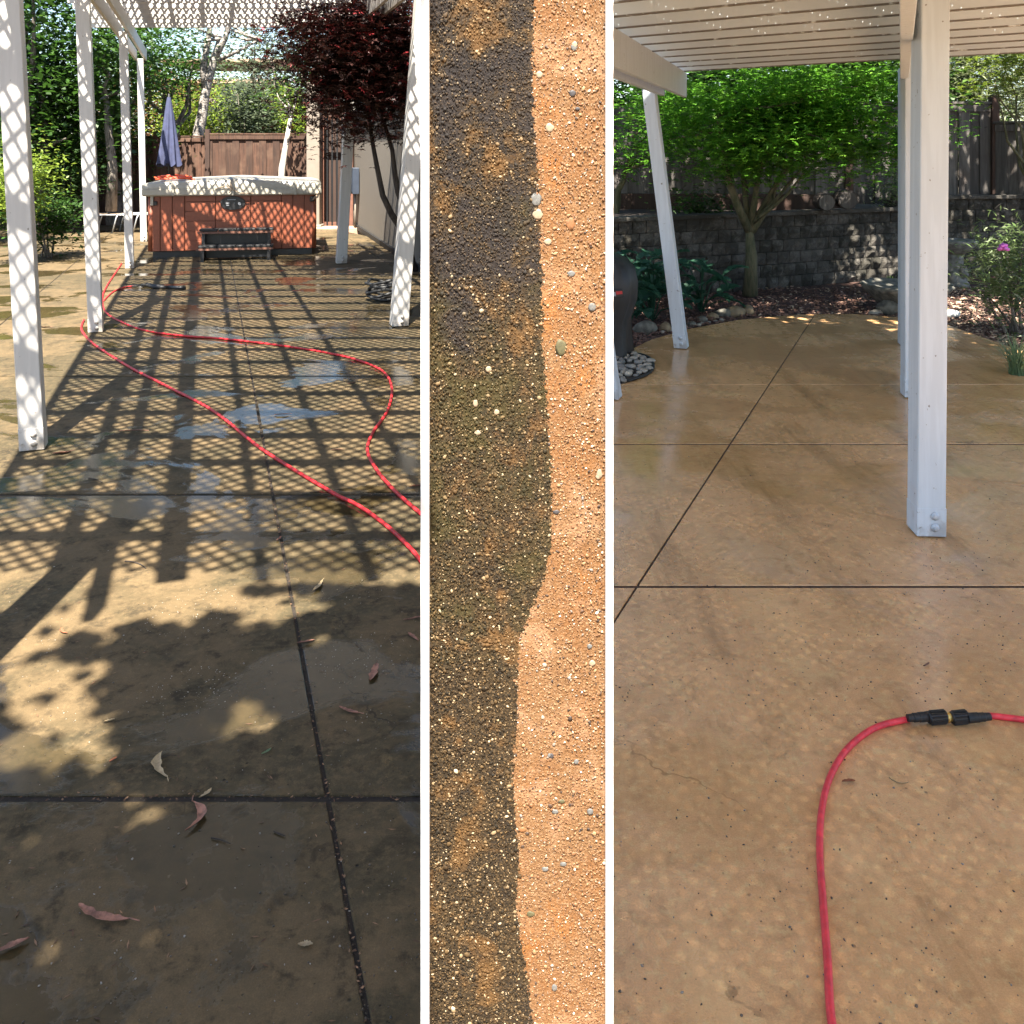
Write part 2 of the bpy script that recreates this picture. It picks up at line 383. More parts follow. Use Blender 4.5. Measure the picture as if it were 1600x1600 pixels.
# grimy half: depth joints lean like the photograph's
sl_ = -.3248
def XL(k, y): return -.411+sl_*(y-2.13)+2.15*k
ycuts = [-2.6,-.05,2.222,4.18,6.37,8.55,10.8,13.1,15.4,17.6,19.2]
regionL = [(-13.8,-2.6),(-.012,-2.6),(-.012,12.2),(-1.25,13.2),(-4.0,19.2),(-13.8,19.2)]
for k in range(-6, 6):
    for i in range(len(ycuts)-1):
        y0, y1 = ycuts[i], ycuts[i+1]
        y0 += .006; y1 -= .006
        q = [(XL(k,y0),y0),(XL(k+1,y0),y0),(XL(k+1,y1),y1),(XL(k,y1),y1)]
        q = clip_convex(q, hull(regionL))
        if len(q) > 2 and area(q) > .02: slab(q, M['dirty'], .0055, .003)
def XR(k, y): return .329+.442*(y-3.04)+2.6*k
for k in range(-2, 2):
    yc = [-2.5, .2, 3.30, 4.90, 6.15, 12.0]
    for i in range(len(yc)-1):
        y0, y1 = yc[i], yc[i+1]
        if y0 in (3.30, 4.90): y0 += .006
        if y1 in (3.30, 4.90): y1 -= .006
        q = [(XR(k,y0),y0),(XR(k+1,y0),y0),(XR(k+1,y1),y1),(XR(k,y1),y1)]
        q = clip_convex(q, hullR)
        if len(q) > 2 and area(q) > .01: slab(q, M['clean'], .0045, .0025)

# garden bed on the right
gbR = MB(); gbR.prism([(.05,5.3),(1.0,12.6),(9,12.6),(9,2.0),(4.3,2.0),(4.2,3.3)]+[(p.x+.02, p.y+.02) for p in curve[::-1]], -.085, -.02)
tag(gbR.build('garden_bed', M['mulch']), kind='structure')

# ------------------------------------------------------------------ pergolas
def post(parent, base, lean, h, w, rz, mat, bolts=True, boltside=-1):
    # base: centre of the foot; lean: sideways run per metre of height
    s = MB(); s.box((0,0,h/2+.006), (w, w, h), None, .004)
    for v in s.b.verts: v.co.x += 0
    ca, sa = math.cos(-rz), math.sin(-rz)
    lx, ly = lean*ca, lean*sa
    for v in s.b.verts: v.co.x += lx*v.co.z; v.co.y += ly*v.co.z
    o = s.build('post', mat, parent); o.location = (base[0], base[1], 0); o.rotation_euler = (0,0,rz)
    k = MB(); k.box((0,0,.062), (w+.0022, w+.0022, .112), None, .001)
    for v in k.b.verts: v.co.x += lx*v.co.z; v.co.y += ly*v.co.z
    k.build('foot_sleeve', mat, o)
    if bolts:
        for bz in (.042, .088):
            b = MB(); b.lathe([(.017,0),(.017,.003),(.011,.004),(.011,.012),(.008,.014)], 8)
            bmesh.ops.rotate(b.b, verts=b.b.verts, cent=(0,0,0), matrix=Matrix.Rotation(PI/2, 3, 'X'))
            bo = b.build('bolt', mat, o, True); bo.location = (lx*bz+.012, -w/2-.003+ly*bz, bz)
    return o
def lattice(parent, poly, z, pitch, w, t, mat, ang=45):
    # crossing laths clipped to a convex polygon, one joined mesh
    s = MB(); cx = sum(p[0] for p in poly)/len(poly); cy = sum(p[1] for p in poly)/len(poly)
    for li, a in enumerate((ang, -ang)):
        d = Vector((math.cos(R(a)), math.sin(R(a)))); nrm = Vector((-d.y, d.x)); o = Vector((cx, cy))
        for i in range(-700, 701):
            c = o+nrm*pitch*i; t0, t1 = -40., 40.; ok = True
            n = len(poly)
            for j in range(n):
                A, B = Vector(poly[j]), Vector(poly[(j+1) % n]); e = B-A; en = Vector((-e.y, e.x))
                num = (A-c).dot(en); den = d.dot(en)
                if abs(den) < 1e-9:
                    if num > 0: ok = False
                    continue
                tt = num/den
                if den > 0: t0 = max(t0, tt)
                else: t1 = min(t1, tt)
            if ok and t1-t0 > .02:
                a3 = c+d*t0; b3 = c+d*t1
                s.beam((a3.x, a3.y, z+li*(t+.0005)), (b3.x, b3.y, z+li*(t+.0005)), w, t)
    o = s.build('lattice_lath', mat, parent); o['kind'] = 'stuff'; return o
def ccw(p): return p if area(p) > 0 else p[::-1]

pL = thing('pergola', 'tall white pergola with diamond lattice roof over the hot tub patio', 'pergola')
YAW = R(18.0)
for (px, py, ln, w) in ((45,705,.055,.115),(146,520,.04,.112),(200.5,420,.028,.105),(223,378,.02,.1)):
    g = G(px, py); post(pL, (g.x, g.y+.05), -ln, 3.1, w, YAW, M['paint'])
for (px, py, ln, w) in ((622,510,-.075,.142),(532,412,-.055,.14)):
    g = G(px, py); post(pL, (g.x, g.y+.05), -ln, 3.1, w, YAW, M['paint'])
post(pL, (-1.63, 2.25), 0, 3.1, .125, YAW, M['paint'])
def bl(y): return -2.66-.334*(y-4.78)
def br(y): return -.75-.318*(y-8.17)
for off in (-.085, .085):
    s = MB(); s.beam((bl(1.25)+off, 1.25, 3.2), (bl(16.1)+off, 16.1, 3.2), .04, .18, .003); s.build('beam', M['paint'], pL)
    s = MB(); s.beam((br(5.6)+off, 5.6, 3.2), (br(13.6)+off, 13.6, 3.2), .04, .18, .003); s.build('beam', M['paint'], pL)
NEAR, FAR = 1.42, 13.2
def eL(y): return bl(y)-.52
def eR(y): return -.15-.115*(y-1.4)
polyL = ccw([(eL(NEAR),NEAR),(eR(NEAR),NEAR),(eR(FAR),FAR),(eL(FAR),FAR)])
y = FAR-.04
while y > NEAR:
    s = MB(); s.box(((eL(y)+eR(y))/2, y, 3.352), (eR(y)-eL(y), .036, .12), None, .003); s.build('rafter', M['paint'], pL); y -= .437
for xg, w_ in ((-2.42,.05),(-1.60,.11),(-1.27,.045),(-.872,.05),(-.493,.045)):
    X_ = lambda yy: xg-.331*(yy-2.49)
    ys = NEAR-.06
    while ys < FAR and X_(ys) > eR(ys)-.03: ys += .1
    s = MB(); s.beam((X_(ys), ys, 3.428), (X_(FAR), FAR, 3.428), w_, .03, .002); s.build('batten', M['paint'], pL)
lattice(pL, polyL, 3.449, .066, .0215, .005, M['paint'])

pR = thing('pergola', 'low white pergola with close horizontal roof slats over the washed patio', 'pergola')
YR = R(-21)
gl = G(1066, 545); post(pR, (gl.x, gl.y+.03), -.125, 2.02, .098, YR, M['paint_cool'])
g2 = G(958, 624); post(pR, (g2.x, g2.y+.03), -.15, 2.02, .098, YR, M['paint_cool'])
gn = G(1454, 838); post(pR, (gn.x, gn.y+.04), .008, 2.2, .112, R(-3), M['paint_cool'])
gm = G(1428, 621); post(pR, (gm.x, gm.y+.03), 0.0, 2.2, .11, R(-8), M['paint_cool'])
gf = G(1418, 540); post(pR, (gf.x, gf.y+.03), 0.0, 2.2, .10, R(-10), M['paint_cool'])
# left beam, ends beyond the far left post with a notched tail
A = Vector((.36, 4.6, 2.1)); B = Vector((1.42, 7.9, 2.1))
for off, hh, zz in ((.05, .21, 2.105), (-.055, .15, 2.06)):
    d = (B-A).normalized(); nn = Vector((d.y, -d.x, 0))
    s = MB(); s.beam(A+nn*off+Vector((0,0,zz-2.1)), B+nn*off+Vector((0,0,zz-2.1))-d*(0 if off > 0 else .55), .035, hh, .003); s.build('beam', M['paint_cool'], pR)
# centre beam
A2 = Vector((gn.x-.085, 2.6, 2.16)); B2 = Vector((gf.x-.03, 7.25, 2.13))
s = MB(); s.beam((.525, 1.2, 2.1), (B2.x-.05, B2.y, 2.1), .05, .2, .003); s.build('beam', M['paint_cool'], pR)
rd = Vector((1.975, -1.46)).normalized()
polyR = ccw([(.172,-1.4),(.172,4.6),(1.40,7.78),(3.75,6.043),(3.3,3.2),(1.35,-1.4)])
def clip_line(c, d, poly):
    t0, t1 = -30., 30.
    for j in range(len(poly)):
        A_, B_ = Vector(poly[j]), Vector(poly[(j+1) % len(poly)]); e = B_-A_; en = Vector((-e.y, e.x))
        num = (A_-c).dot(en); den = d.dot(en)
        if abs(den) < 1e-9: continue
        tt = num/den
        if den > 0: t0 = max(t0, tt)
        else: t1 = min(t1, tt)
    return t0, t1
q0 = Vector((1.40, 7.74)); nrm = Vector((rd.y, -rd.x)); nrm = nrm if nrm.y < 0 else -nrm
i = 0
while i < 26:
    c = q0+nrm*(.385*i); t0, t1 = clip_line(c, rd, polyR)
    if t1-t0 > .15:
        a, b = c+rd*t0, c+rd*t1
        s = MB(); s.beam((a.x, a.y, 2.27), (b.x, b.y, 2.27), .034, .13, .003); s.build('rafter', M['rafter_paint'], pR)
    i += 1
lattice(pR, polyR, 2.342, .044, .0397, .004, M['paint_cool'])

for (x_, y1_) in ((gn.x, gn.y+.05), (gm.x, gm.y+.05), (gf.x, gf.y+.05)):  # boards added on the roof to keep sun spots off three posts
    s = MB(); s.box((x_, y1_-.72, 2.357), (.20, 1.5, .016), None, .002); s.build('sun_shield_board', M['paint_cool'], pR)
# ------------------------------------------------------------------ the upright aggregate slab between the two halves
ag = thing('aggregate_slab', 'upright exposed-aggregate concrete slab, left side grimy and right side pressure-washed', 'concrete slab')
SY = 1.5
def SX(px): return (px-800)/F*SY
def SZ(py): return H-(py-YH)/F*SY
def zones(m, col, dark, olive, k=1.0):
    # stain zones of the unwashed side: dark film near the top, algae below it, brown film at the foot
    p = m.pos(); n1 = m.noise(p, 5.5, 5, .6, .5); z = m.n('ShaderNodeSeparateXYZ'); m.l(p, z.inputs[0])
    zz = m.math('ADD', z.outputs[2], m.math('MULTIPLY', m.math('SUBTRACT', n1, .5), 1.1))
    top = m.ramp(zz, 1.27, 1.45); mid = m.math('MULTIPLY', m.ramp(zz, .72, .95), m.ramp(zz, 1.45, 1.3))
    n2 = m.noise(p, 13, 5, .65, .5); n3 = m.noise(p, 30, 4, .6)
    col = m.mix(m.math('MULTIPLY', m.math('MULTIPLY', top, m.ramp(n2, .38, .6)), .8*k), col, dark)
    col = m.mix(m.math('MULTIPLY', m.math('MULTIPLY', mid, m.ramp(n2, .40, .68)), .55*k), col, olive)
    col = m.mix(m.math('MULTIPLY', m.ramp(n3, .55, .72), .5*k), col, tuple(q*.5 for q in dark))
    return m.mix(m.math('MULTIPLY', m.ramp(n2, .47, .34), .5*k), col, (.13,.065,.02))
def mat_matrix(name, c1, c2, cells, vs, bumpd, grimy):
    m = NM(name); p = m.pos(); f = m.noise(p, 8, 5, .6, .4); g = m.noise(p, 240, 4, .8); h = m.noise(p, 60, 5, .7)
    col = m.mix(m.ramp(f, .36, .64), c1, c2)
    for sc_, th in ((vs, .8), (vs*.55, .5)):
        v = m.n('ShaderNodeTexVoronoi', Scale=sc_, Randomness=1.0); m.l(p, v.inputs['Vector'])
        sp = m.n('ShaderNodeSeparateColor'); m.l(v.outputs['Color'], sp.inputs[0])
        x = m.n('ShaderNodeValToRGB'); x.color_ramp.elements[0].color = (*cells[0], 1); x.color_ramp.elements[1].color = (*cells[-1], 1)
        for k, c in enumerate(cells[1:-1]): e = x.color_ramp.elements.new((k+1)/(len(cells)-1)); e.color = (*c, 1)
        m.l(sp.outputs[0], x.inputs[0]); near = m.ramp(v.outputs['Distance'], .3, .6, th, 0)
        pick = m.ramp(sp.outputs[1], .4, .45) if sc_ != vs else near
        col = m.mix(m.math('MULTIPLY', near, pick), col, x.outputs[0])
    if grimy: col = zones(m, col, (.014,.012,.013), (.034,.03,.007))
    else:
        pale = m.ramp(m.noise(p, 11, 5, .65, .6), .5, .66, 0, .6); col = m.mix(pale, col, (.26,.15,.085))
        rust = m.ramp(m.noise(p, 6.5, 4, .6, .6), .55, .7, 0, .6); col = m.mix(rust, col, (.2,.075,.016))
    col = m.mix(m.ramp(g, .3, .46, .75, 0), col, tuple(q*.22 for q in c1)); col = m.mix(m.ramp(h, .3, .42, .4, 0), col, tuple(q*.4 for q in c1))
    m.setc(col); m.setr(.8); m.p.inputs['Specular IOR Level'].default_value = .2
    m.bump(m.math('SUBTRACT', m.math('ADD', g, h), v.outputs['Distance']), .5, bumpd); return m.m
M['grime'] = mat_matrix('grimy_aggregate_matrix', (.017,.012,.007), (.029,.0185,.008), [(.008,.006,.004),(.03,.019,.008),(.075,.045,.018),(.15,.10,.05)], 330, .0025, True)
M['wash'] = mat_matrix('washed_aggregate_matrix', (.132,.070,.030), (.132,.060,.021), [(.065,.029,.011),(.137,.070,.032),(.185,.102,.047),(.28,.185,.11)], 420, .002, False)
m = NM('grimy_pebble'); r_ = m.island(); x = m.n('ShaderNodeValToRGB'); cr = x.color_ramp
cr.elements[0].color = (.010,.008,.005,1); cr.elements[1].color = (.42,.34,.22,1); cr.elements[1].position = 1
for ps, cc in ((.3,(.017,.011,.005)),(.6,(.040,.024,.0095)),(.84,(.092,.057,.024)),(.955,(.19,.135,.075))):
    e = cr.elements.new(ps); e.color = (*cc, 1)
m.l(r_, x.inputs[0]); m.setc(zones(m, x.outputs[0], (.015,.013,.013), (.034,.031,.008), .85)); m.setr(.7); m.p.inputs['Specular IOR Level'].default_value = .2; M['peb_g'] = m.m
m = NM('washed_pebble'); r_ = m.island(); x = m.n('ShaderNodeValToRGB'); cr = x.color_ramp
cr.elements[0].color = (.02,.014,.012,1); cr.elements[1].color = (.62,.54,.42,1); cr.elements[1].position = 1
for ps, cc in ((.07,(.03,.018,.012)),(.11,(.125,.052,.02)),(.45,(.18,.094,.041)),(.84,(.24,.14,.068)),(.9,(.14,.13,.12)),(.95,(.42,.3,.19))):
    e = cr.elements.new(ps); e.color = (*cc, 1)
m.l(r_, x.inputs[0]); m.setc(x.outputs[0]); m.setr(.6); M['peb_w'] = m.m
bpts = [(-60,836),(14,833),(100,832),(190,834),(260,839),(330,842),(420,846),(500,847),(600,852),(680,858),(720,861),(800,863),(860,861),(900,851),(935,838),(960,827),(1000,812),(1050,808),(1120,809),(1170,803),(1220,802),(1300,808),(1360,810),(1420,807),(1480,816),(1530,824),(1586,831),(1760,840)]
def bx(py): return float(np.interp(py, [b[0] for b in bpts], [b[1] for b in bpts]))
X0, X1 = SX(672), SX(945); Z0, Z1 = .03, SZ(-25)
s = MB(); s.box(((X0+X1)/2, SY+.035, (Z0+Z1)/2), (X1-X0, .06, Z1-Z0)); s.build('slab_core', M['grime'], ag)
rows = 900; Vg=[]; Vw=[]; Fg=[]; Fw=[]
zs = np.linspace(Z0, Z1, rows)
jit = np.convolve(rng.normal(0, 1, rows+8), np.ones(3)/3, 'valid')[:rows]*.0030
for i, z in enumerate(zs):
    py = YH+(H-z)*F/SY; xb = SX(bx(py))+jit[i]
    Vg += [(X0, SY+.001, z), (xb, SY+.0, z)]; Vw += [(xb, SY+.0, z), (X1, SY+.001, z)]
    if i: k = 2*i; Fg.append((k-2,k-1,k+1,k)); Fw.append((k-2,k-1,k+1,k))
link('grimy_surface', npmesh('grimy_surface', Vg, Fg), M['grime'], ag); link('washed_surface', npmesh('washed_surface', Vw, Fw), M['wash'], ag)
ico = bmesh.new(); bmesh.ops.create_icosphere(ico, subdivisions=1, radius=1.0)
IV = np.array([v.co[:] for v in ico.verts]); IF = np.array([[v.index for v in f.verts] for f in ico.faces]); ico.free()
ico = bmesh.new(); bmesh.ops.create_icosphere(ico, subdivisions=2, radius=1.0)
IV2 = np.array([v.co[:] for v in ico.verts]); IF2 = np.array([[v.index for v in f.verts] for f in ico.faces]); ico.free()
def pebbles(C, Sz, rngl, iv=IV, iff=IF, ax=1, flat=.55):
    n = len(C); V = np.repeat(iv[None], n, 0)*(1+rngl.uniform(-.36, .3, (n, len(iv), 1)))
    a = rngl.uniform(0, PI, n); asp = rngl.uniform(.45, 1.0, n)
    u, v = [(1,2),(0,2),(0,1)][ax]
    pu, pv = V[:,:,u].copy(), V[:,:,v].copy()*asp[:,None]
    V[:,:,u] = pu*np.cos(a)[:,None]-pv*np.sin(a)[:,None]; V[:,:,v] = pu*np.sin(a)[:,None]+pv*np.cos(a)[:,None]
    V[:,:,ax] *= flat
    V = V*Sz[:,None,None]+C[:,None,:]
    Fc = iff[None]+(np.arange(n)*len(iv))[:,None,None]
    return V.reshape(-1,3), Fc.reshape(-1, iff.shape[1])
n = 46000
xs = rng.uniform(X0, X1, n); zz = rng.uniform(Z0, Z1, n); pys = YH+(H-zz)*F/SY
bb = np.interp(pys, [b[0] for b in bpts], [b[1] for b in bpts]); bb = (bb-800)/F*SY+rng.normal(0, .0036, n)
gr = xs < bb
szg = np.clip(rng.lognormal(math.log(.00135), .45, n), .0007, .0046); szw = np.clip(rng.lognormal(math.log(.0010), .5, n), .0005, .0042)
C = np.stack([xs, np.full(n, SY-.0006), zz], 1)
Vv, Ff = pebbles(C[gr], szg[gr], rng, flat=.2); o = link('grimy_pebble', npmesh('grimy_pebble', Vv, Ff, None, False), M['peb_g'], ag); o['kind'] = 'stuff'
selw = (~gr) & (rng.random(n) < .8)
Vv, Ff = pebbles(C[selw], szw[selw], rng, flat=.16); o = link('washed_pebble', npmesh('washed_pebble', Vv, Ff, None, False), M['peb_w'], ag); o['kind'] = 'stuff'
# larger stones the photograph lets one pick out
def inset_stone(px, py, rx, rz_, mat, seed):
    s = MB(); s.blob((0,0,0), (rx*SY/F, .0012 if mat is Mi['mud'] else .0010, rz_*SY/F), seed, 2 if mat is not Mi['mud'] else 3, .22); o = s.build('inset_stone', mat, ag, True)
    o.location = (SX(px), SY-.0004, SZ(py)); return o
Mi = {'dk': mat_simple('dark_inset_stone', (.035,.032,.035), .6, .2, 200), 'grn': mat_simple('olive_inset_stone', (.065,.058,.024), .7, .15, 200),
      'pal': mat_simple('pale_inset_stone', (.24,.185,.125), .6, .12, 200), 'gry': mat_simple('grey_inset_stone', (.11,.11,.105), .6, .2, 200), 'tan': mat_simple('rust_inset_stone', (.2,.085,.03), .6, .2, 200),
      'mud': mat_simple('grey_green_mortar_patch', (.022,.019,.011), .9, .15, 300)}
for i, (px, py, a, b, k) in enumerate([(895,146,6,5,'dk'),(903,170,4,3,'dk'),(877,543,9,13,'grn'),(840,335,8,9,'pal'),(838,312,9,10,'gry'),(890,350,8,9,'tan'),(843,117,6,5,'pal'),(898,70,5,5,'pal'),(897,74,5,6,'gry'),(860,200,7,7,'pal'),(893,428,6,5,'gry'),(925,480,6,7,'gry'),(855,378,6,5,'pal'),(880,1350,5,4,'gry'),(868,1268,5,4,'gry'),(878,1252,5,3,'grn'),(922,1268,5,5,'gry'),(815,1296,6,4,'tan'),(852,1358,5,4,'gry'),(866,1543,5,5,'gry'),(862,1181,4,4,'dk'),(830,1428,6,5,'grn'),(763,577,5,5,'pal'),(743,630,4,6,'pal'),(776,644,5,4,'pal'),(746,676,5,4,'pal'),(869,800,5,4,'dk'),(936,740,5,7,'pal'),(934,745,4,4,'pal'),(926,1036,5,5,'pal'),(922,1010,4,4,'gry'),(900,1190,4,4,'gry'),(858,1180,3,3,'gry')]):
    inset_stone(px, py, a, b, Mi[k], i)
# white border strips parting the panels, built as boards round the slab
for px0, px1 in ((658.5,671.5),(945.5,957)):
    s = MB(); s.box(((SX(px0)+SX(px1))/2, SY+.028, (Z1+.0)/2), (SX(px1)-SX(px0), .085, Z1), None, .001); s.build('border_board', M['trim'], ag)
s = MB(); s.box(((SX(658.5)+SX(957))/2, SY+.03, Z1+.007), (SX(957)-SX(658.5), .089, .012), None, .001); s.build('border_board', M['trim'], ag)
s = MB(); s.box(((X0+X1)/2, SY+.03, .014), (X1-X0, .07, .028), None, .001); s.build('border_board', M['trim'], ag)

# ------------------------------------------------------------------ foliage tools
def rand_rot(n, r, tilt=1.0):
    a = r.uniform(0, 2*PI, n); b = np.abs(r.normal(0, .55*tilt, n)); c = r.uniform(0, 2*PI, n)
    ca, sa = np.cos(a), np.sin(a); Rz = np.zeros((n,3,3)); Rz[:,0,0]=ca; Rz[:,0,1]=-sa; Rz[:,1,0]=sa; Rz[:,1,1]=ca; Rz[:,2,2]=1
    ux, uy = np.cos(c), np.sin(c); K = np.zeros((n,3,3)); K[:,0,2]=uy; K[:,1,2]=-ux; K[:,2,0]=-uy; K[:,2,1]=ux
    sb, cb = np.sin(b)[:,None,None], np.cos(b)[:,None,None]
    Rt = np.eye(3)[None]+sb*K+(1-cb)*(K@K)
    return Rt@Rz
def leaves(P, size, kind, r, tilt=1.0):
    n = len(P)
    if kind == 'oval': tv = np.array([(-.5,0,0),(0,.26,.07),(.5,0,-.04),(0,-.26,.07)]); tf = np.array([(0,1,2,3)])
    elif kind == 'long': tv = np.array([(-.5,0,0),(0,.10,.03),(.5,0,-.08),(0,-.10,.03)]); tf = np.array([(0,1,2,3)])
    else:
        v = [(0,0,0)]; f = []
        for i, (an, L) in enumerate(((0,.62),(55,.52),(-55,.52),(112,.36),(-112,.36))):
            a = R(an); d = np.array((math.cos(a), math.sin(a))); e = np.array((-d[1], d[0]))
            for (t, w, z) in ((.45, .12, .02),(1,0,-.07),(.45,-.12,.02)):
                q = d*L*t+e*w*L*1.3; v.append((q[0], q[1], z))
            k = 1+3*i; f.append((0,k,k+1,k+2))
        tv = np.array(v); tf = np.array(f)
    s = size*r.uniform(.65, 1.25, n)
    V = np.einsum('nij,kj->nki', rand_rot(n, r, tilt), tv)*s[:,None,None]+P[:,None,:]
    Fc = tf[None]+(np.arange(n)*len(tv))[:,None,None]
    return V.reshape(-1,3), Fc.reshape(-1,4)
def clumps(c, rad, ncl, per, r, spread=.3, flat=1.0, shell=.55):
    d = r.normal(0,1,(ncl,3)); d /= np.linalg.norm(d,axis=1)[:,None]; k = (shell+(1-shell)*r.random(ncl))[:,None]
    Cc = np.array(c)+d*k*np.array(rad)
    sz = spread*r.uniform(.6,1.3,ncl)
    P = np.repeat(Cc, per, 0)+r.normal(0,1,(ncl*per,3))*np.repeat(sz,per)[:,None]*np.array((1,1,flat))*.5
    return Cc, P
def jitter_path(a, b, n, amp, r):
    a = np.array(a, float); b = np.array(b, float); out = []
    for i in range(n+1):
        t = i/n; k = math.sin(PI*min(t,1))*amp
        out.append(tuple(a+(b-a)*t+r.normal(0,1,3)*k*np.array((1,1,.3))))
    return out
def tree(name, label, cat, base, crown, rad, ncl, per, lsize, leafm, bark, kind='oval', trunk_r=.12, spread=.5, flat=.8, limbs=7, seed=1, fork=.45, group=None, stems=None, tilt=1.0, shell=.5, cull=None):
    r = np.random.default_rng(seed); t = thing(name, label, cat, base, 0, group)
    B = np.array(base, float); Cn = np.array(crown, float)
    Cc, P = clumps(Cn-B, rad, ncl, per, r, spread, flat, shell)
    if cull is not None: P = P[cull(P+B)]
    V, Fc = leaves(P, lsize, kind, r, tilt)
    s = MB()
    fk = (Cn-B)*fork; fk[2] = max(fk[2], .3)
    if stems is None:
        pts = jitter_path((0,0,-.1), fk, 5, trunk_r*.35, r); s.tube(pts, [trunk_r*(1.25-.1*i) for i in range(6)], 9)
    else:
        for st in stems:
            pts = [np.array(p)-B for p in st[0]]; m_ = len(pts); s.tube(pts, [st[1]*(1-.55*i/(m_-1)) for i in range(m_)], 9)
            fk = pts[-1]
    s.build('trunk', bark, t, True)
    s = MB()
    for i in range(limbs):
        tgt = Cc[r.integers(len(Cc))]; st = fk if stems is None else (np.array(stems[i % len(stems)][0][-1])-B)
        pts = jitter_path(st, st+(tgt-st)*.95, 4, np.linalg.norm(tgt-st)*.06, r)
        s.tube(pts, [trunk_r*.55*(1-.2*k) for k in range(5)], 6)
    if limbs: s.build('limb', bark, t, True)
    link('crown', npmesh('crown', V, Fc), leafm, t)
    return t

# ---- trees behind the left fence
tr = [ # px, py(crown centre), depth, rx, rz, mat, label
 (60, 60, 17.5, 2.0, 2.3, 'leaf_green', 'tall dark green tree at the far left edge behind the lime bush', 110, .16),
 (75, 190, 18.2, 1.5, 1.6, 'leaf_green', 'dense green tree crown between the first two left pergola posts', 90, .14),
 (168, 120, 19.4, 1.2, 1.9, 'leaf_green', 'bright green tree just right of the second pergola post', 80, .13),
 (268, 90, 21.5, .8, 1.1, 'leaf_green', 'light green leafy tree above the closed blue umbrella', 40, .12),
 (395, 150, 27, 1.6, 2.2, 'leaf_olive', 'grey-green conical tree right of the birch', 62, .14),
 (455, 90, 26, 1.2, 1.3, 'leaf_olive', 'airy grey-green tree beside the maroon maple', 24, .12),
]
for i, (px, py, Y, rx, rz_, lm, lb, ncl, ls) in enumerate(tr):
    c = D(px, py, Y); tree('garden_tree', lb, 'tree', (c.x+.2, Y, -.09), (c.x, Y, c.z), (rx, 1.3, rz_), ncl, 85, ls, M[lm], M['bark_grey'], trunk_r=.14, spread=.75, seed=20+i, group='trees behind the left patio')
# more distant background mass
for i, (px, Y, hgt, rx, lb, lm) in enumerate([(-120,24,4.6,2.6,'dark tree beyond the left edge of the patio','leaf_dark'),(20,27,5.4,2.8,'tall dark tree far behind the leftmost pergola post','leaf_dark'),(150,30,3.5,2.4,'dark tree far behind the second pergola post','leaf_dark'),(560,28,3.6,2.4,'dark tree rising behind the maroon maple','leaf_dark')]):
    c = D(px, 150, Y); tree('background_tree', lb, 'tree', (c.x, Y, -.09), (c.x, Y, hgt*.75), (rx, 1.6, hgt*.62), 80, 80, .2, M[lm], M['bark_grey'], trunk_r=.2, spread=1.1, seed=60+i, group='trees behind the left patio')
# birch with forked leaning trunk
bY = 20.5
def Dp(px, py, Y=bY): return tuple(D(px, py, Y))
tree('birch_tree', 'pale-barked leaning birch trunk rising behind the hot tub', 'tree', Dp(300, 350), Dp(350, 40), (1.1, .9, .9), 22, 36, .11, M['leaf_olive'], M['bark_birch'], trunk_r=.11, spread=.55, seed=5, limbs=8,
     stems=[([Dp(296,352),Dp(300,270),Dp(308,220),Dp(316,180),Dp(322,140),Dp(334,95),Dp(345,60)], .16), ([Dp(322,140),Dp(318,105),Dp(326,60),Dp(332,10)], .10), ([Dp(334,95),Dp(352,60),Dp(362,20),Dp(360,-30)], .08), ([Dp(340,95),Dp(372,80),Dp(405,62)], .05)])
tree('white_trunk_tree', 'young white-trunked tree leaning before the fence right of the tub', 'tree', Dp(437,350,18.8), Dp(460,150,18.8), (.5,.4,.5), 14, 40, .1, M['leaf_green'], M['bark_white'], trunk_r=.06, spread=.4, seed=6, limbs=4,
     stems=[([Dp(437,352,18.8),Dp(441,262,18.8),Dp(448,220,18.8),Dp(455,180,18.8)], .085)])
tree('slim_tree', 'slim grey-trunked tree between second and third pergola posts', 'tree', Dp(173,322,17.6), Dp(172,110,17.6), (.8,.8,.9), 30, 55, .12, M['leaf_green'], M['bark_grey'], trunk_r=.08, spread=.5, seed=8, limbs=5,
     stems=[([Dp(174,330,17.6),Dp(176,260,17.6),Dp(170,210,17.6),Dp(166,150,17.6)], .11)])
def bush(name, label, c, rad, ncl, per, ls, mat, seed, kind='oval', spread=.3, cat='shrub', group=None, tilt=1.0, stemm='bark_grey', z0=-.09):
    r = np.random.default_rng(seed); t = thing(name, label, cat, (c[0], c[1], z0), 0, group)
    cc = np.array((0,0,c[2]-z0)); Cc, P = clumps(cc, rad, ncl, per, r, spread, .8, .3); P = P[P[:,2] > .03]
    V, Fc = leaves(P, ls, kind, r, tilt); link('foliage', npmesh('foliage', V, Fc), M[mat], t)
    s = MB()
    for i in range(6):
        q = Cc[r.integers(len(Cc))]; s.tube(jitter_path((r.normal(0,.04), r.normal(0,.04), 0), tuple(q), 3, .03, r), [.018,.014,.01,.006], 5)
    s.build('stem', M[stemm], t, True); return t
c = D(52, 290, 12.6); bush('lime_bush', 'bright lime-green bush behind the leftmost pergola post', (c.x-.15, c.y, c.z+.05), (.36,.4,.52), 42, 60, .075, 'leaf_lime', 31)
c = D(62, 345, 13.0); bush('leafy_bush', 'shaded green bush under the bright lime-green bush', (c.x-.1, c.y+.5, c.z), (.45,.4,.45), 36, 55, .08, 'leaf_green', 32)
c = D(20, 280, 15.5); bush('leafy_bush', 'tall dark bush at the left edge of the photo', (c.x-.6, c.y, c.z), (.9,.7,1.1), 60, 60, .1, 'leaf_green', 39)
c = D(105, 285, 17.5); bush('tangled_bush', 'tangled dark bush in shade before the dark fence', (c.x, c.y, c.z), (.7,.4,.75), 46, 50, .09, 'leaf_dark', 40)
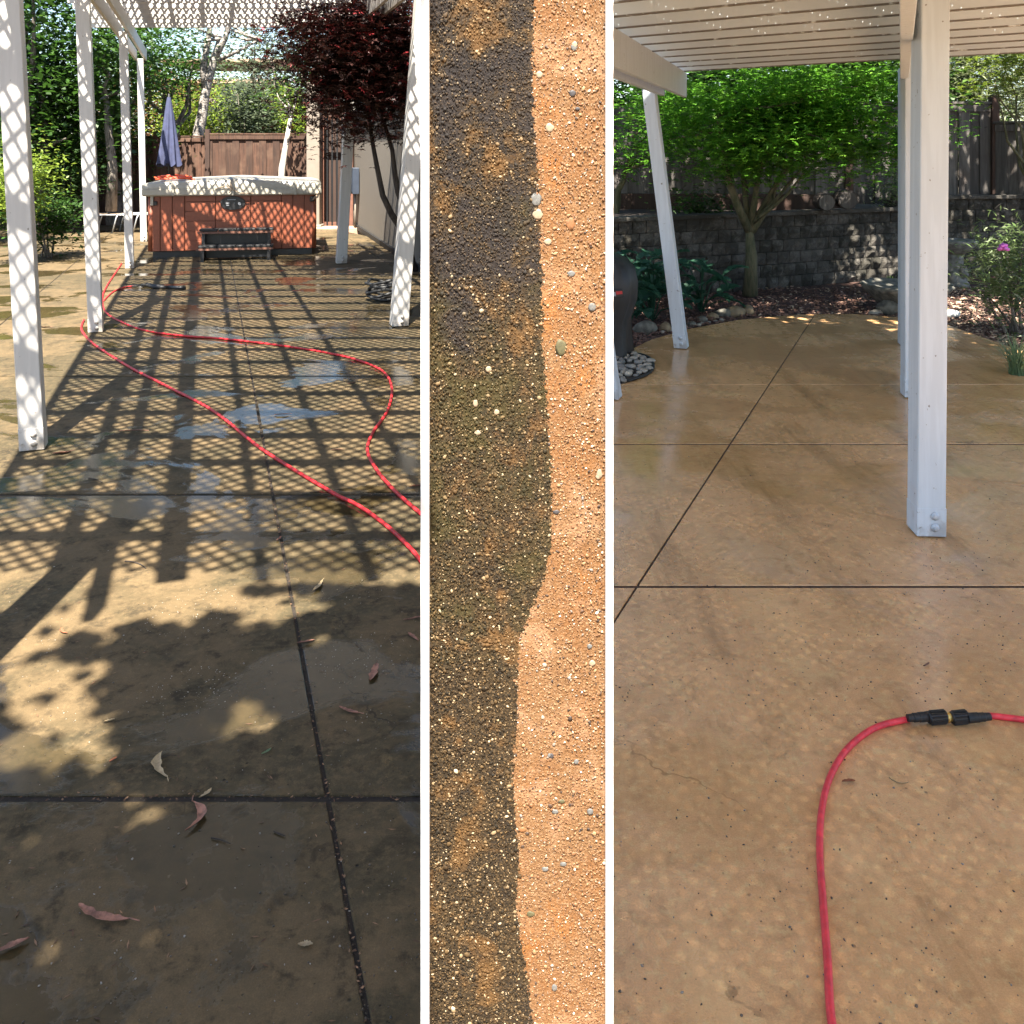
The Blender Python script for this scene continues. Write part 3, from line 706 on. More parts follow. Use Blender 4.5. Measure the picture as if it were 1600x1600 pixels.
for i, (px, py, Y, rx, rz_, mt, lb) in enumerate([(255,180,27,1.6,1.0,'leaf_rust','rust-orange bush over the fence behind the blue umbrella'),(322,190,27,.9,.9,'leaf_rust','rust-orange bush over the fence right of the birch trunk'),(375,196,25,1.5,.55,'leaf_lime','lime-green shrub over the fence left of the maroon maple'),(290,196,24,.9,.5,'leaf_lime','lime-green shrub over the fence right of the blue umbrella'),(430,200,25,1.0,.5,'leaf_lime','lime-green shrub over the fence behind the white trunk'),(387,180,23.5,.5,.5,'leaf_olive','grey-green spiky shrub peeking over the fence')]):
    c = D(px, py, Y); bush('hillside_shrub', lb, (c.x, c.y, c.z), (rx, .8, rz_+.5), 60, 60, .13, mt, 70+i, spread=.6, group='shrubs over the left fence')
# house gable glimpsed through the trees
hz = D(372,120,40); hs = thing('far_house', 'tan house gable glimpsed through the trees above the fence', 'house', (hz.x, 40, -.09))
s = MB(); s.box((0,0,2.2), (5,4,4.4)); s.build('wall', M['beige'], hs)
s = MB(); s.beam((-2.7,-2.2,4.45),(2.7,-2.2,4.45), .3, .14); s.beam((-2.7,0,5.3),(2.7,0,5.3), 4.6, .12); s.build('roof', M['roof_wood'], hs)
s = MB(); s.box((.6,-2.02,3.1), (.9,.06,1.1)); s.build('window', M['glass'], hs)

# ------------------------------------------------------------------ fences
def fence(label, a, b, h, bw, mat, z0=-.09, cap=False, rails=True, posts=(), gapj=.004, seed=1, face=-1, hvar=.0, postm=None):
    a = Vector((a[0], a[1], 0)); b = Vector((b[0], b[1], 0)); d = b-a; L = d.length; u = d.normalized(); n_ = math.ceil(L/(bw+gapj))
    rz = math.atan2(d.y, d.x); t = thing('wooden_fence', label, 'fence', (a.x, a.y, z0), rz)
    rr = random.Random(seed); var = []
    for k in range(4):
        s = MB(); w = bw*(1.09-.012*k); s.box((0,0,h/2), (w, .018, h), None, .003)
        var.append(s.mesh('board')); var[-1].materials.append(mat)
    for i in range(n_):
        o = link('board', rr.choice(var), None, t); o.location = ((i+.5)*(bw+gapj), rr.uniform(-.004,.006)+(.022 if i % 2 else 0), rr.uniform(-hvar, 0))
    if rails:
        for z in (.25, h-.3): 
            s = MB(); s.box((L/2, .045, z), (L, .038, .085)); s.build('rail', mat, t)
    if cap: s = MB(); s.box((L/2, .01, h+.012), (L+.05, .1, .03), None, .003); s.build('cap', mat, t); s = MB(); s.box((L/2, -.022, h-.06), (L, .02, .085), None, .002); s.build('trim', mat, t)
    for x in posts: s = MB(); s.box((x, .0, h/2+.05), (.1, .11, h+.12), None, .004); s.build('fence_post', postm or mat, t)
    return t
fa = D(330, 350, 19.9); fb = D(520, 350, 19.9)
fence('sunlit red-brown board fence behind the hot tub', (fa.x-.12, 19.9), (fb.x+.3, 19.9), 1.98, .14, M['fence_red'], cap=True, posts=(.05, 2.5), seed=3, hvar=.02, postm=M['fence_dark'])
fa = D(178, 350, 19.95)
fence('brown board fence behind the closed blue umbrella', (fa.x, 20.0), (D(330,350,19.9).x-.14, 19.95), 1.93, .14, M['fence_red'], cap=True, posts=(.9,), seed=4, hvar=.02)
fence('dark shaded fence behind the left bushes', (D(-80,350,18.5).x, 18.6), (D(178,350,19.9).x-.05, 19.95), 1.75, .14, M['fence_dark'], seed=5, hvar=.03)

# ------------------------------------------------------------------ house wall on the right of the tub
w0 = Vector((G(549,350).x, G(549,350).y)); w1 = Vector((G(619,397).x, G(619,397).y)); wd = (w1-w0).normalized(); w2 = w1+wd*2.6
hw = thing('house_wall', 'taupe stucco garden wall running back beside the maroon maple', 'wall', (w0.x, w0.y, -.09), math.atan2(wd.y, wd.x))
Lw = (w2-w0).length
s = MB(); s.box((Lw/2, .1, 1.45), (Lw, .2, 2.9), None, .005); s.build('wall_panel', M['stucco'], hw)
s = MB(); s.box((Lw/2, -.03, .13), (Lw, .04, .08)); s.build('skirting', M['black_rubber'], hw)
s = MB(); s.beam((.0,-.01,2.95),(Lw,-.01,2.95), .34, .08); s.build('coping', M['beige'], hw)
eb = D(561, 282, 17.6)
def onwall(px):   # point on the wall seen at a pixel column
    k = (px-800)/F; # x = k*y ; w0 + t wd
    t = (w0.x-k*w0.y)/(k*wd.y-wd.x); return w0+wd*t, t
p_, t_ = onwall(561)
ebx = thing('electrical_box', 'blue-grey electrical box on the stucco wall left of the maple stems', 'electrical box', (p_.x-.06, p_.y, 0), math.atan2(wd.y, wd.x))
zt = H-(262-YH)/F*p_.y; zb = H-(303-YH)/F*p_.y
s = MB(); s.box((0,-.02,(zt+zb)/2), (.34,.13,zt-zb), None, .01); s.build('box', M['blue_grey'], ebx)
s = MB(); s.box((0,-.092,(zt+zb)/2), (.28,.012,(zt-zb)*.86), None, .004); s.build('cover_plate', M['blue_grey'], ebx)
s = MB(); s.tube([(-.08,-.02,zb),(-.08,-.02,.0)], .02, 8); s.tube([(.04,-.02,zb),(.04,-.02,.0)], .017, 8); s.build('conduit', M['beige'], ebx, True)
# beige gate pillar and brown door bay
c = D(491, 340, 18.6)
gp = thing('gate_pillar', 'pale beige pillar against the fence right of the hot tub', 'pillar', (c.x, 18.6, -.09))
s = MB(); s.box((0,0,1.5), (.26,.26,3.0), None, .01); s.build('shaft', M['beige'], gp)
s = MB(); s.box((0,0,.08), (.34,.34,.16), None, .01); s.build('base', M['beige'], gp)
c = D(516, 340, 18.9)
db = thing('side_gate', 'brown framed side gate with dark metal bars near the wall', 'gate', (c.x, 18.9, -.09))
s = MB(); s.box((-.18,0,1.4), (.12,.12,2.8), None, .004); s.build('gate_post', M['brownwood'], db)
s = MB(); s.box((.42,.02,1.4), (.1,.12,2.8), None, .004); s.build('gate_post', M['brownwood'], db)
for k in range(5): s = MB(); s.box((-.06+.1*k, .0, 1.2), (.03,.02,2.3)); s.build('bar', M['black'], db)
s = MB(); s.box((.12,.03,.14), (.5,.05,.08)); s.box((.12,.03,2.3), (.5,.05,.08)); s.build('crossbar', M['brownwood'], db)
s = MB(); s.box((.12,.5,1.3), (1.3,.04,2.6)); s.build('back_panel', M['fence_dark'], db)
s = MB(); s.box((.25,-.25,.04), (1.0,.5,.16), None, .01); tag(link('door_step', s.mesh('door_step'), M['roof_wood']), 'low tan concrete step in front of the side gate', 'step').location = (c.x, 18.7, -.09)

# ------------------------------------------------------------------ hot tub
tb = G(231, 404); TR = R(13); TW, TD, TH = 2.36, 1.95, .86
ht = thing('hot_tub', 'covered redwood-coloured hot tub with lattice shadows across its front', 'hot tub', (tb.x, tb.y, 0), TR)
s = MB(); s.box((TW/2, TD/2, .045), (TW-.12, TD-.12, .09)); s.build('base', M['black'], ht)
s = MB(); s.box((TW/2, TD/2, .09+TH/2), (TW-.05, TD-.05, TH), None, .05); s.build('body', M['tub_dark'], ht)
def tpanel(x0, x1, z0, z1):
    s = MB(); s.box(((x0+x1)/2, .012, (z0+z1)/2), (x1-x0-.004, .03, z1-z0-.004), None, .002); s.build('panel_board', M['tub'], ht)
zz0, zz1 = .1, .95
for a, b in ((.045,.165),(.17,.33),(.335,.50)): tpanel(a, b, zz0, zz1)
for a, b in ((1.86,2.02),(2.025,2.185),(2.19,2.315)): tpanel(a, b, zz0, zz1)
for sx0, sx1 in ((.505,.925),(.93,1.42),(1.425,1.855)):
    for k in range(6): tpanel(sx0, sx1, zz0+k*(zz1-zz0)/6, zz0+(k+1)*(zz1-zz0)/6)
for sx in (.02, TW-.02):
    s = MB(); s.tube([(sx+(.02 if sx < 1 else -.02), .035, zz0), (sx+(.02 if sx < 1 else -.02), .035, zz1)], .045, 12); s.build('corner_post', M['tub'], ht, True)
for k in range(8):
    for sx in (.005, TW-.005):
        s = MB(); s.box((sx, .2+k*(TD-.25)/8+.1, .53), (.02, (TD-.3)/8, .85), None, .004); s.build('side_board', M['tub'], ht)
# cover: two padded halves, slightly domed, deep skirt
def cover_half(x0, x1, side):
    nx, ny = 14, 12; V = []; Fc = []
    for j in range(ny+1):
        for i in range(nx+1):
            u, v = i/nx, j/ny; x = x0+(x1-x0)*u; y_ = -.07+(TD+.14)*v
            e = min(1, min(u if side < 0 else 1-u, 1)*8); e2 = min(1, v*9, (1-v)*9)
            rise = (u if side < 0 else 1-u)
            z = 1.09+.055*rise-.018*(1-e)**2-.018*(1-e2)**2
            V.append((x, y_, z))
    for j in range(ny):
        for i in range(nx): k = j*(nx+1)+i; Fc.append((k, k+1, k+nx+2, k+nx+1))
    # edge curtain
    def ring():
        r0 = [i for i in range(nx+1)]+[(j+1)*(nx+1)+nx for j in range(ny)]+[ny*(nx+1)+nx-1-i for i in range(nx)]+[(ny-1-j)*(nx+1) for j in range(ny-1)]
        return r0
    rg = ring(); base = len(V)
    for k in rg: V.append((V[k][0], V[k][1], 1.0))
    for q in range(len(rg)): Fc.append((rg[q], base+q, base+(q+1) % len(rg), rg[(q+1) % len(rg)]))
    return link('cover_half', npmesh('cover_half', V, Fc, None, False), M['cover'], ht)
cover_half(-.07, TW/2-.004, -1); cover_half(TW/2+.004, TW+.07, 1)
s = MB(); s.box((TW/2, TD/2, .95), (TW+.15, TD+.15, .115), None, .02); s.build('cover_skirt', M['cover'], ht)
for sx in (.35, TW/2, TW-.3):
    s = MB(); s.box((sx, -.092, 1.0), (.035, .008, .2), None, .002); s.build('strap', M['cover'], ht)
s = MB(); s.tube([(TW/2-.25,-.085,.99),(TW/2-.1,-.1,1.04),(TW/2,-.095,.975),(TW/2+.1,-.1,.93),(TW/2+.28,-.09,.925)], .008, 6)
s.tube([(TW/2-.05,-.095,1.09),(TW/2-.01,-.1,1.0),(TW/2-.06,-.1,.93)], .007, 6); s.build('cord', M['sling'], ht, True)
s = MB(); s.tube([(TW+.04,-.06,.96),(TW+.02,-.1,.86),(TW-.05,-.06,.82),(TW+.02,-.05,.9)], .012, 6); s.build('cord', M['sling'], ht, True)
s = MB(); s.box((.06,-.03,.85), (.04,.03,.18), None, .006); s.build('cover_clip', M['cover'], ht)
s = MB(); s.box((.1,-.02,.79), (.06,.03,.06), None, .006); s.build('latch', M['black'], ht)
s = MB(); s.box((TW-.06,-.02,.83), (.06,.03,.08), None, .006); s.build('latch', M['black'], ht)
# oval control panel
s = MB(); s.lathe([(.001,0),(.14,0),(.15,.006),(.15,.012),(.145,.016),(.001,.016)], 28)
bmesh.ops.scale(s.b, vec=(1.18,.68,1), verts=s.b.verts); bmesh.ops.rotate(s.b, verts=s.b.verts, cent=(0,0,0), matrix=Matrix.Rotation(PI/2,3,'X'))
cp = s.build('control_panel', M['black'], ht); cp.location = (TW/2-.01, -.006, .782)
for (x, z, w) in ((-.02,.05,.12),(-.07,.0,.055),(-.07,-.03,.04),(.02,.0,.018)):
    s = MB(); s.box((x, -.0178, z), (w, .002, .009)); s.build('print_mark', M['grey_print'], cp)
s = MB(); s.lathe([(.022,0),(.022,.003),(.016,.003),(.001,.001)], 14); bmesh.ops.rotate(s.b, verts=s.b.verts, cent=(0,0,0), matrix=Matrix.Rotation(PI/2,3,'X'))
o = s.build('dial', M['grey_print'], cp); o.location = (.095,-.0175,-.01)
# step in front
ts = thing('tub_step', 'dark two-tread step standing against the front of the hot tub', 'step', (tb.x+.74*math.cos(TR)+.03, tb.y-.16+.74*math.sin(TR), 0), TR)
for (yy, z, nm) in ((-.30,.20,'tread'),(-.13,.42,'tread')):
    for k in range(4):
        s = MB(); s.box((.13+k*.256, yy-.0+.0, z), (.248,.20,.035), None, .006); s.build('tread', M['black_rubber'], ts)
s = MB(); s.box((.5,-.385,.165),(1.04,.02,.03)); s.box((.5,-.225,.385),(1.04,.02,.03)); s.build('nosing', M['brownwood'], ts)
for x in (.06, .96):
    s = MB(); s.box((x,-.30,.09),(.045,.18,.18)); s.box((x,-.13,.2),(.045,.18,.40)); s.build('side_panel', M['black'], ts)
s = MB(); s.box((.5,-.04,.2),(.95,.02,.38)); s.build('back_panel', M['black'], ts)
# orange flattened hose coil and wire on the cover corner
s = MB(); r3 = random.Random(3)
pts = []
for k in range(90):
    a = k*.37; rr = .20-.001*k; pts.append((.02+.30+math.cos(a)*(rr+.02*math.sin(k*1.3))*1.4, .22+math.sin(a)*(rr)*.8, 1.12+.03*(k % 9)/9+.0005*k))
s.tube(pts, .011, 6); oc = link('orange_coil', s.mesh('orange_coil', True), M['orange']); oc.location = (tb.x, tb.y, 0.0); oc.rotation_euler = (0,0,TR)
tag(oc, 'tangled orange cord coil lying on the left corner of the tub cover', 'cord')

# ------------------------------------------------------------------ umbrella, chair
ub = D(264, 350, 17.0); um = thing('patio_umbrella', 'closed blue patio umbrella behind the left side of the hot tub', 'umbrella', (ub.x, 17.0, -.02))
zt = H-(150-YH)/F*17; zb = H-(256-YH)/F*17
nseg, nr = 48, 14; V = []; Fc = []
for j in range(nr+1):
    t = j/nr; z = zt+(zb-zt)*t; base = .03+.145*t**.8
    for i in range(nseg):
        a = 2*PI*i/nseg; fold = 1+.30*t*math.sin(8*a+1.2*t)+.12*t*math.sin(3*a+2)
        V.append((base*fold*math.cos(a), base*fold*math.sin(a), z+(.035*math.sin(8*a) if j == nr else 0)))
for j in range(nr):
    for i in range(nseg): Fc.append((j*nseg+i, j*nseg+(i+1) % nseg, (j+1)*nseg+(i+1) % nseg, (j+1)*nseg+i))
link('canopy', npmesh('canopy', V, Fc, None, True), M['blue_cloth'], um)
s = MB(); s.tube([(0,0,0),(0,0,zt+.06)], .02, 10); s.build('pole', M['black'], um, True)
s = MB(); s.lathe([(.25,0),(.25,.05),(.06,.09),(.04,.3)], 20); s.build('base', M['black'], um, True)
s = MB(); s.tube([(.06,0,zt-.25+.06*0)]+[(.07*math.cos(a), .07*math.sin(a), zt-.32) for a in np.linspace(0,6.2,12)], .008, 6); s.build('tie', M['blue_cloth'], um, True)
lc = Vector(((183-800)/F*17.6, 17.6, 0)); ch = thing('patio_lounger', 'low metal-framed lounger with tan sling between the second and third posts', 'lounger', (lc.x, lc.y, 0), R(8))
for x in (-.35, .05, .42):
    s = MB(); s.tube([(x-.07,-.25,0),(x,-.25,.28),(x+.02,-.25,.33),(x+.02,.25,.33),(x,.25,.28),(x-.07,.25,0)], .014, 8); s.build('leg_frame', M['alu'], ch, True)
s = MB(); s.box((.1,0,.345), (1.25,.46,.014), None, .004); s.build('sling', M['sling'], ch)
s = MB(); s.tube([(-.52,-.24,.34),(.72,-.24,.345)], .014, 8); s.tube([(-.52,.24,.34),(.72,.24,.345)], .014, 8); s.build('rail', M['alu'], ch, True)

# ------------------------------------------------------------------ hoses
def smooth_path(pts, n=10):
    out = []; P_ = [Vector(p) for p in pts]
    for i in range(len(P_)-1):
        p0, p1, p2, p3 = P_[max(i-1,0)], P_[i], P_[i+1], P_[min(i+2, len(P_)-1)]
        for k in range(n):
            t = k/n; out.append(.5*((2*p1)+(-p0+p2)*t+(2*p0-5*p1+4*p2-p3)*t*t+(-p0+3*p1-3*p2+p3)*t**3))
    out.append(P_[-1]); return out
rh = .0085
s = MB(); s.tube(smooth_path([G(x,y,rh) for x,y in ((190,412),(178,430),(167,447),(160,465),(165,487),(190,503),(230,517),(290,525),(345,529),(440,540),(510,551),(560,563),(598,580),(612,605),(606,640),(583,675),(574,702),(586,730),(612,762),(658,803),(740,868))]), rh, 8)
o = link('hose', s.mesh('hose', True), M['red_hose']); tag(o, 'red hose looping round past the right posts, upper of the two runs', 'hose', 'red hoses on the left patio')
s = MB(); s.tube(smooth_path([G(x,y,rh) for x,y in ((131,500),(127,512),(133,524),(150,540),(200,572),(250,598),(330,640),(400,695),(450,728),(520,770),(560,790),(600,818),(635,850),(662,882),(720,960))]), rh, 8)
o = link('hose', s.mesh('hose', True), M['red_hose']); tag(o, 'red hose running diagonally from the second left post across the patio', 'hose', 'red hoses on the left patio')
wn_ = thing('spray_wand', 'black pressure washer wand lying on the ground near the third left post', 'spray wand')
s = MB(); s.tube([G(x,y,.014) for x,y in ((206,447.5),(222,446))], .006, 8); s.build('inlet', M['black'], wn_, True)
s = MB(); s.tube([G(x,y,.018) for x,y in ((261,449),(289,450))], .022, 8); s.build('lance', M['black'], wn_, True)
s = MB(); s.tube([G(x,y,.02) for x,y in ((221,446),(230,445),(243,448),(262,449))], [.018,.024,.028,.018], 10); s.build('grip', M['black_rubber'], wn_, True)
s = MB(); s.tube(smooth_path([G(x,y,rh) for x,y in ((208,447),(190,450),(174,458),(162,470))]), rh*.9, 8); s.build('wand_hose', M['red_hose'], wn_, True)
# near hose of the right half with a screw coupling
rh2 = .0078
hz_ = thing('hose', 'thick coral-red hose with black coupling curving across the washed patio', 'hose')
s = MB(); s.tube(smooth_path([G(x,y,rh2) for x,y in ((1306,1640),(1297,1573),(1293,1500),(1286,1410),(1281,1330),(1284,1265),(1298,1212),(1326,1168),(1368,1137),(1421,1123))], 12), rh2, 12); s.build('hose_run', M['red_hose_r'], hz_, True)
s = MB(); s.tube(smooth_path([G(x,y,rh2) for x,y in ((1544,1118),(1573,1121),(1640,1130),(1760,1150))], 12), rh2, 12); s.build('hose_run', M['red_hose_r'], hz_, True)
def seg(px0, px1, ry, prof, mat, name, ribs=0, zc=.018):
    a = G(px0, 1122, zc); b = G(px1, 1119.5, zc); d = b-a
    pts = []; rad = []
    for t, r_ in prof: pts.append(a+d*t); rad.append(r_)
    s = MB(); s.tube(pts, rad, 16)
    if ribs:
        for k in range(ribs):
            an = 2*PI*k/ribs; n1 = Vector((0, math.cos(an), math.sin(an)))*max(rad)*.98; s.beam(a+d*.12+n1, b-d*.08+n1, .0035, .0045)
    s.build(name, mat, hz_, False)
seg(1418,1452,0,[(0,.0095),(.25,.010),(.27,.0115),(.5,.0115),(.52,.0125),(.8,.0125),(1,.0135)], M['black_rubber'], 'strain_relief')
seg(1450,1479,0,[(0,.013),(.05,.0155),(.95,.0155),(1,.013)], M['black'], 'coupling_nut', 12)
seg(1478,1487,0,[(0,.009),(.1,.0125),(.6,.0125),(.7,.010),(1,.010)], M['brass'], 'brass_nipple')
seg(1486,1512,0,[(0,.013),(.05,.0155),(.95,.0155),(1,.013)], M['black'], 'coupling_nut', 12)
seg(1511,1547,0,[(0,.0135),(.2,.0125),(.48,.0125),(.5,.0115),(.73,.0115),(.75,.010),(1,.0095)], M['black_rubber'], 'strain_relief')
# black coiled hose by the right post of the tall pergola
cc = G(600, 470); s = MB()
pts = []
for k in range(120):
    a = k*.31; pts.append((cc.x+(.17+.02*math.sin(k*.5))*math.cos(a), cc.y+.12*math.sin(a), .02+.0016*k+.02*math.sin(k*.7)))
s.tube(pts, .016, 7); tag(link('coiled_hose', s.mesh('coiled_hose', True), M['black_rubber']), 'black coiled hose heaped left of the near right post', 'hose')
# black planter tub behind that post
c = G(652, 500); s = MB(); s.lathe([(.16,0),(.20,.45),(.22,.47),(.22,.52),(.19,.52),(.17,.5),(.001,.49)], 20); pl = thing('planter', 'black planter pot behind the near right post of the tall pergola', 'planter', (c.x+.2, c.y+.35, 0)); s.build('pot', M['black'], pl, True)

# ------------------------------------------------------------------ maroon maple
mb = Dp(645, 425, 11.9); My = 11.6
def Mp(px, py, Y=My): return tuple(D(px, py, Y))
tree('maroon_maple', 'dark maroon-leaved maple tree overhanging the right side of the tub patio', 'tree', (mb[0], 11.9, 0), Mp(575, 95, 11.3), (1.05, .95, 1.05), 190, 95, .125, M['leaf_maroon'], M['bark_dark'], 'palm', trunk_r=.045, spread=.55, flat=.6, seed=11, limbs=9, shell=.25,
     stems=[([Mp(648,425,11.9),Mp(632,365,11.9),Mp(612,335),Mp(598,305),Mp(590,265),Mp(583,228),Mp(575,170)], .05), ([Mp(640,395,11.9),Mp(634,330,11.7),Mp(622,300,11.6),Mp(617,272),Mp(613,235),Mp(600,190)], .05)],
     cull=lambda P: (P[:,2] > 1.33+.25*np.maximum(0, (P[:,0]+2.6))*0) & ~((P[:,0] > -1.75+0) & (P[:,2] < 1.6)))

# ------------------------------------------------------------------ overhanging canopies outside the frame (they cast the dapples)
def canopy(name, label, base, mat, n, ls, tx, tz, hz, seed, gaps=(), limbs=10, kind='oval', thin=()):
    r = np.random.default_rng(seed); gx = r.uniform(*tx, n); gy = r.uniform(*tz, n); hh = r.uniform(*hz, n)
    keep = np.ones(n, bool)
    for (px, py, rp) in gaps:
        g = G(px, py); rad = rp/F*g.y; ry = rad*1.25
        th = np.arctan2(gy-g.y, gx-g.x); ph = r.uniform(0, 6.3, 3); wob = 1+.3*np.sin(3*th+ph[0])+.22*np.sin(5*th+ph[1])+.12*np.sin(9*th+ph[2])
        keep &= ((gx-g.x)/rad)**2+((gy-g.y)/ry)**2 > wob**2
    for (xa, xb, ya, yb, fr) in thin: keep &= ~((gx > xa) & (gx < xb) & (gy > ya) & (gy < yb) & (r.random(n) < fr))
    gx, gy, hh = gx[keep], gy[keep], hh[keep]
    P = np.stack([gx, gy-hh/TAN, hh], 1)
    t = thing(name, label, 'tree', base); P = P-np.array(base)
    V, Fc = leaves(P, ls, kind, r, 1.0); link('crown', npmesh('crown', V, Fc), M[mat], t)
    s = MB(); mid = P.mean(0); fk = np.array((0,0,0))+np.array((mid[0]*.25, mid[1]*.25, mid[2]*.55))
    s.tube(jitter_path((0,0,-.1), fk, 5, .05, r), [.2,.18,.16,.15,.14,.13], 10); s.build('trunk', M['bark_grey'], t, True)
    s = MB()
    for i in range(limbs):
        q = P[r.integers(len(P))]; s.tube(jitter_path(fk, q, 4, .12, r), [.035,.028,.022,.015,.008], 6)
    s.build('limb', M['bark_grey'], t, True); return t
gapsA = [(70,1140,64),(130,1170,48),(50,1070,52),(110,1100,44),(60,1500,12),(300,1480,10),(30,930,60),(100,925,48),(25,1045,45),(150,960,40),(60,890,50),(150,890,50),(60,1130,52),(115,1165,45),(60,1060,40),(165,1180,26),(25,1180,40),(30,1000,60),(100,980,40),(185,1228,16),(150,1215,14),(215,1275,34),(238,1282,22),(385,1112,34),(412,1130,30),(352,1136,24),(368,1108,26),(300,1128,18),
         (200,940,60),(260,935,60),(330,940,58),(400,950,45),(440,955,36),(490,945,32),(340,900,50),(250,900,50),(150,1040,26),(200,1050,16),(165,1000,20),(505,1000,20),(480,1010,14),(320,1500,10),(230,1530,12),(160,1522,12),(110,1080,30),(90,1215,16)]
canopy('shade_tree', 'broad green tree standing behind the photographer at the left', (-3.4,-3.2,-.09), 'leaf_green', 15500, .095, (-1.75,-.165), (1.1,3.3), (3.7,5.3), 91, gapsA)
canopy('shade_tree', 'broad green tree overhanging the garden wall from the right', (8.8,8.0,-.09), 'leaf_green', 30000, .17, (.4,8.0), (6.7,15.0), (3.6,6.2), 92, thin=((1.0,5.2,10.6,11.5,.72),(4.0,5.8,8.2,9.8,.7)))

# ------------------------------------------------------------------ right garden: block wall
wl = [Vector((G(945,470).x, G(945,470).y)), Vector((G(1170,452).x, G(1170,452).y)), Vector((G(1420,432).x-.1, G(1420,432).y)), Vector((6.5, 11.65))]
bw_ = thing('block_wall', 'mossy grey retaining wall of split-face blocks behind the green maple', 'retaining wall')
BH, BL = .138, .172; vr = []
for k in range(5):
    s = MB(); bmesh.ops.create_grid(s.b, x_segments=3, y_segments=2, size=.5)
    rr = random.Random(k)
    for v in s.b.verts:
        x, z = v.co.x, v.co.y; edge = abs(x) > .49 or abs(z) > .49
        v.co = Vector((x*(BL-.008), (0.0 if edge else -.022-rr.uniform(0,.016)), z*(BH-.007)))
    g = bmesh.ops.extrude_face_region(s.b, geom=s.b.faces[:]); 
    for v in [e for e in g['geom'] if isinstance(e, bmesh.types.BMVert)]: v.co.y = .2
    me = s.mesh('block'); me.materials.append(M['block']); vr.append(me)
rr = random.Random(9); cnt = 0
for si in range(3):
    a, b = wl[si], wl[si+1]; d = b-a; L = d.length; u = d/L; rz = math.atan2(d.y, d.x); nb = int(L/BL)
    rows_n = 6 if si < 2 else 7
    for row in range(rows_n):
        off = .5*BL*(row % 2)
        for i in range(nb+1):
            x = i*BL+off
            if x > L: continue
            o = link('block', rr.choice(vr), None, bw_); p = a+u*x
            o.location = (p.x, p.y+rr.uniform(-.006,.006)+.012*row, -.02+BH*(row+.5)); o.rotation_euler = (0, rr.uniform(-.01,.01), rz+rr.uniform(-.02,.02)); cnt += 1
    s = MB(); s.beam((a.x, a.y+.17, .38), (b.x, b.y+.17, .38), .12, .8); s.build('backing', M['soil'], bw_)
    s = MB(); s.beam((a.x-.02, a.y+.12, -.02+BH*rows_n+.02), (b.x+.02, b.y+.12, -.02+BH*rows_n+.02), .24, .045, .006); s.build('cap_course', M['block'], bw_)
# upper terrace
s = MB(); s.prism([(wl[0].x-.3, wl[0].y+.25),(wl[1].x, wl[1].y+.25),(wl[2].x, wl[2].y+.25),(wl[3].x+3, wl[3].y+.3),(9,16),(0,16)], -.08, .80); tag(s.build('terrace_ground', M['soil']), kind='structure')
fY = 11.9
def FX(px, Y): return (px-800)/F*Y
fence('grey weathered fence behind the green maple trunk', (FX(930,12.0), 12.0), (FX(1332,11.7), 11.7), 1.15, .135, M['fence_grey'], .98, seed=11, hvar=.01, posts=(FX(1330,11.7)-FX(930,12.0)-.02,), postm=M['fence_dark'])
s = MB(); s.beam((FX(930,11.88), 11.88, .88), (FX(1332,11.6), 11.6, .88), .05, .24, .004); tag(link('kick_board', s.mesh('kick_board'), M['fence_dark']), 'long dark plank laid along the foot of the maple fence', 'plank')
fence('grey fence with flat cap between the white posts and the right corner', (FX(1334,12.1), 12.1), (FX(1549,12.1), 12.15), 1.30, .135, M['fence_grey'], .86, seed=12, cap=True, posts=(FX(1549,12.1)-FX(1334,12.1)+.06,), postm=M['fence_dark'], hvar=.01)
fence('lower grey fence leaving the corner at the right edge', (FX(1556,12.1), 12.1), (FX(1720,11.2), 11.2), 1.12, .135, M['fence_grey'], .78, seed=13, cap=True, hvar=.01)
s = MB(); s.beam((FX(1410,11.95), 11.95, .84), (FX(1560,11.95), 11.95, .84), .06, .12, .004); tag(link('retaining_plank', s.mesh('retaining_plank'), M['brownwood']), 'reddish plank under the capped grey fence', 'plank')
for (px, py, r_, lb) in ((1323,312,.115,'cut log round standing on the block wall, nearer the white posts'),(1290,316,.10,'cut log round standing on the block wall, nearer the maple')):
    c = D(px, py, 10.75); lg = thing('log_round', lb, 'log', (c.x, 10.75, c.z), 0, 'log rounds on the wall')
    s = MB(); s.tube([(0,-.04,0),(0,.16,.01)], r_, 16); s.build('bark', M['bark_dark'], lg); s = MB(); s.tube([(0,-.045,0),(0,-.04,0)], r_*.9, 16); s.build('cut_face', M['fence_grey'], lg)

# green maple
def Q(px, py, Y): return tuple(D(px, py, Y))
tree('green_maple', 'green Japanese maple with slim forked trunk before the block wall', 'tree', tuple(G(1172,452)), Q(1225, 195, 9.6), (1.55, 1.0, .70), 230, 75, .105, M['leaf_maple'], M['bark_moss'], 'palm', trunk_r=.045, spread=.44, flat=.36, seed=14, limbs=14, tilt=.7, shell=.2,
     stems=[([Q(1172,462,9.9),Q(1174,400,9.9),Q(1170,352,9.9)], .085), ([Q(1170,360,9.9),Q(1152,320,9.8),Q(1137,280,9.7),Q(1130,235,9.6),Q(1122,180,9.5)], .05), ([Q(1171,355,9.9),Q(1165,310,9.9),Q(1160,260,9.9),Q(1165,200,9.9)], .04), ([Q(1172,355,9.9),Q(1180,310,9.8),Q(1185,270,9.7),Q(1215,200,9.5)], .042), ([Q(1174,362,9.9),Q(1195,330,9.9),Q(1212,290,10),Q(1255,220,9.9)], .045), ([Q(1175,350,9.9),Q(1235,250,9.6),Q(1290,190,9.4)], .025)])
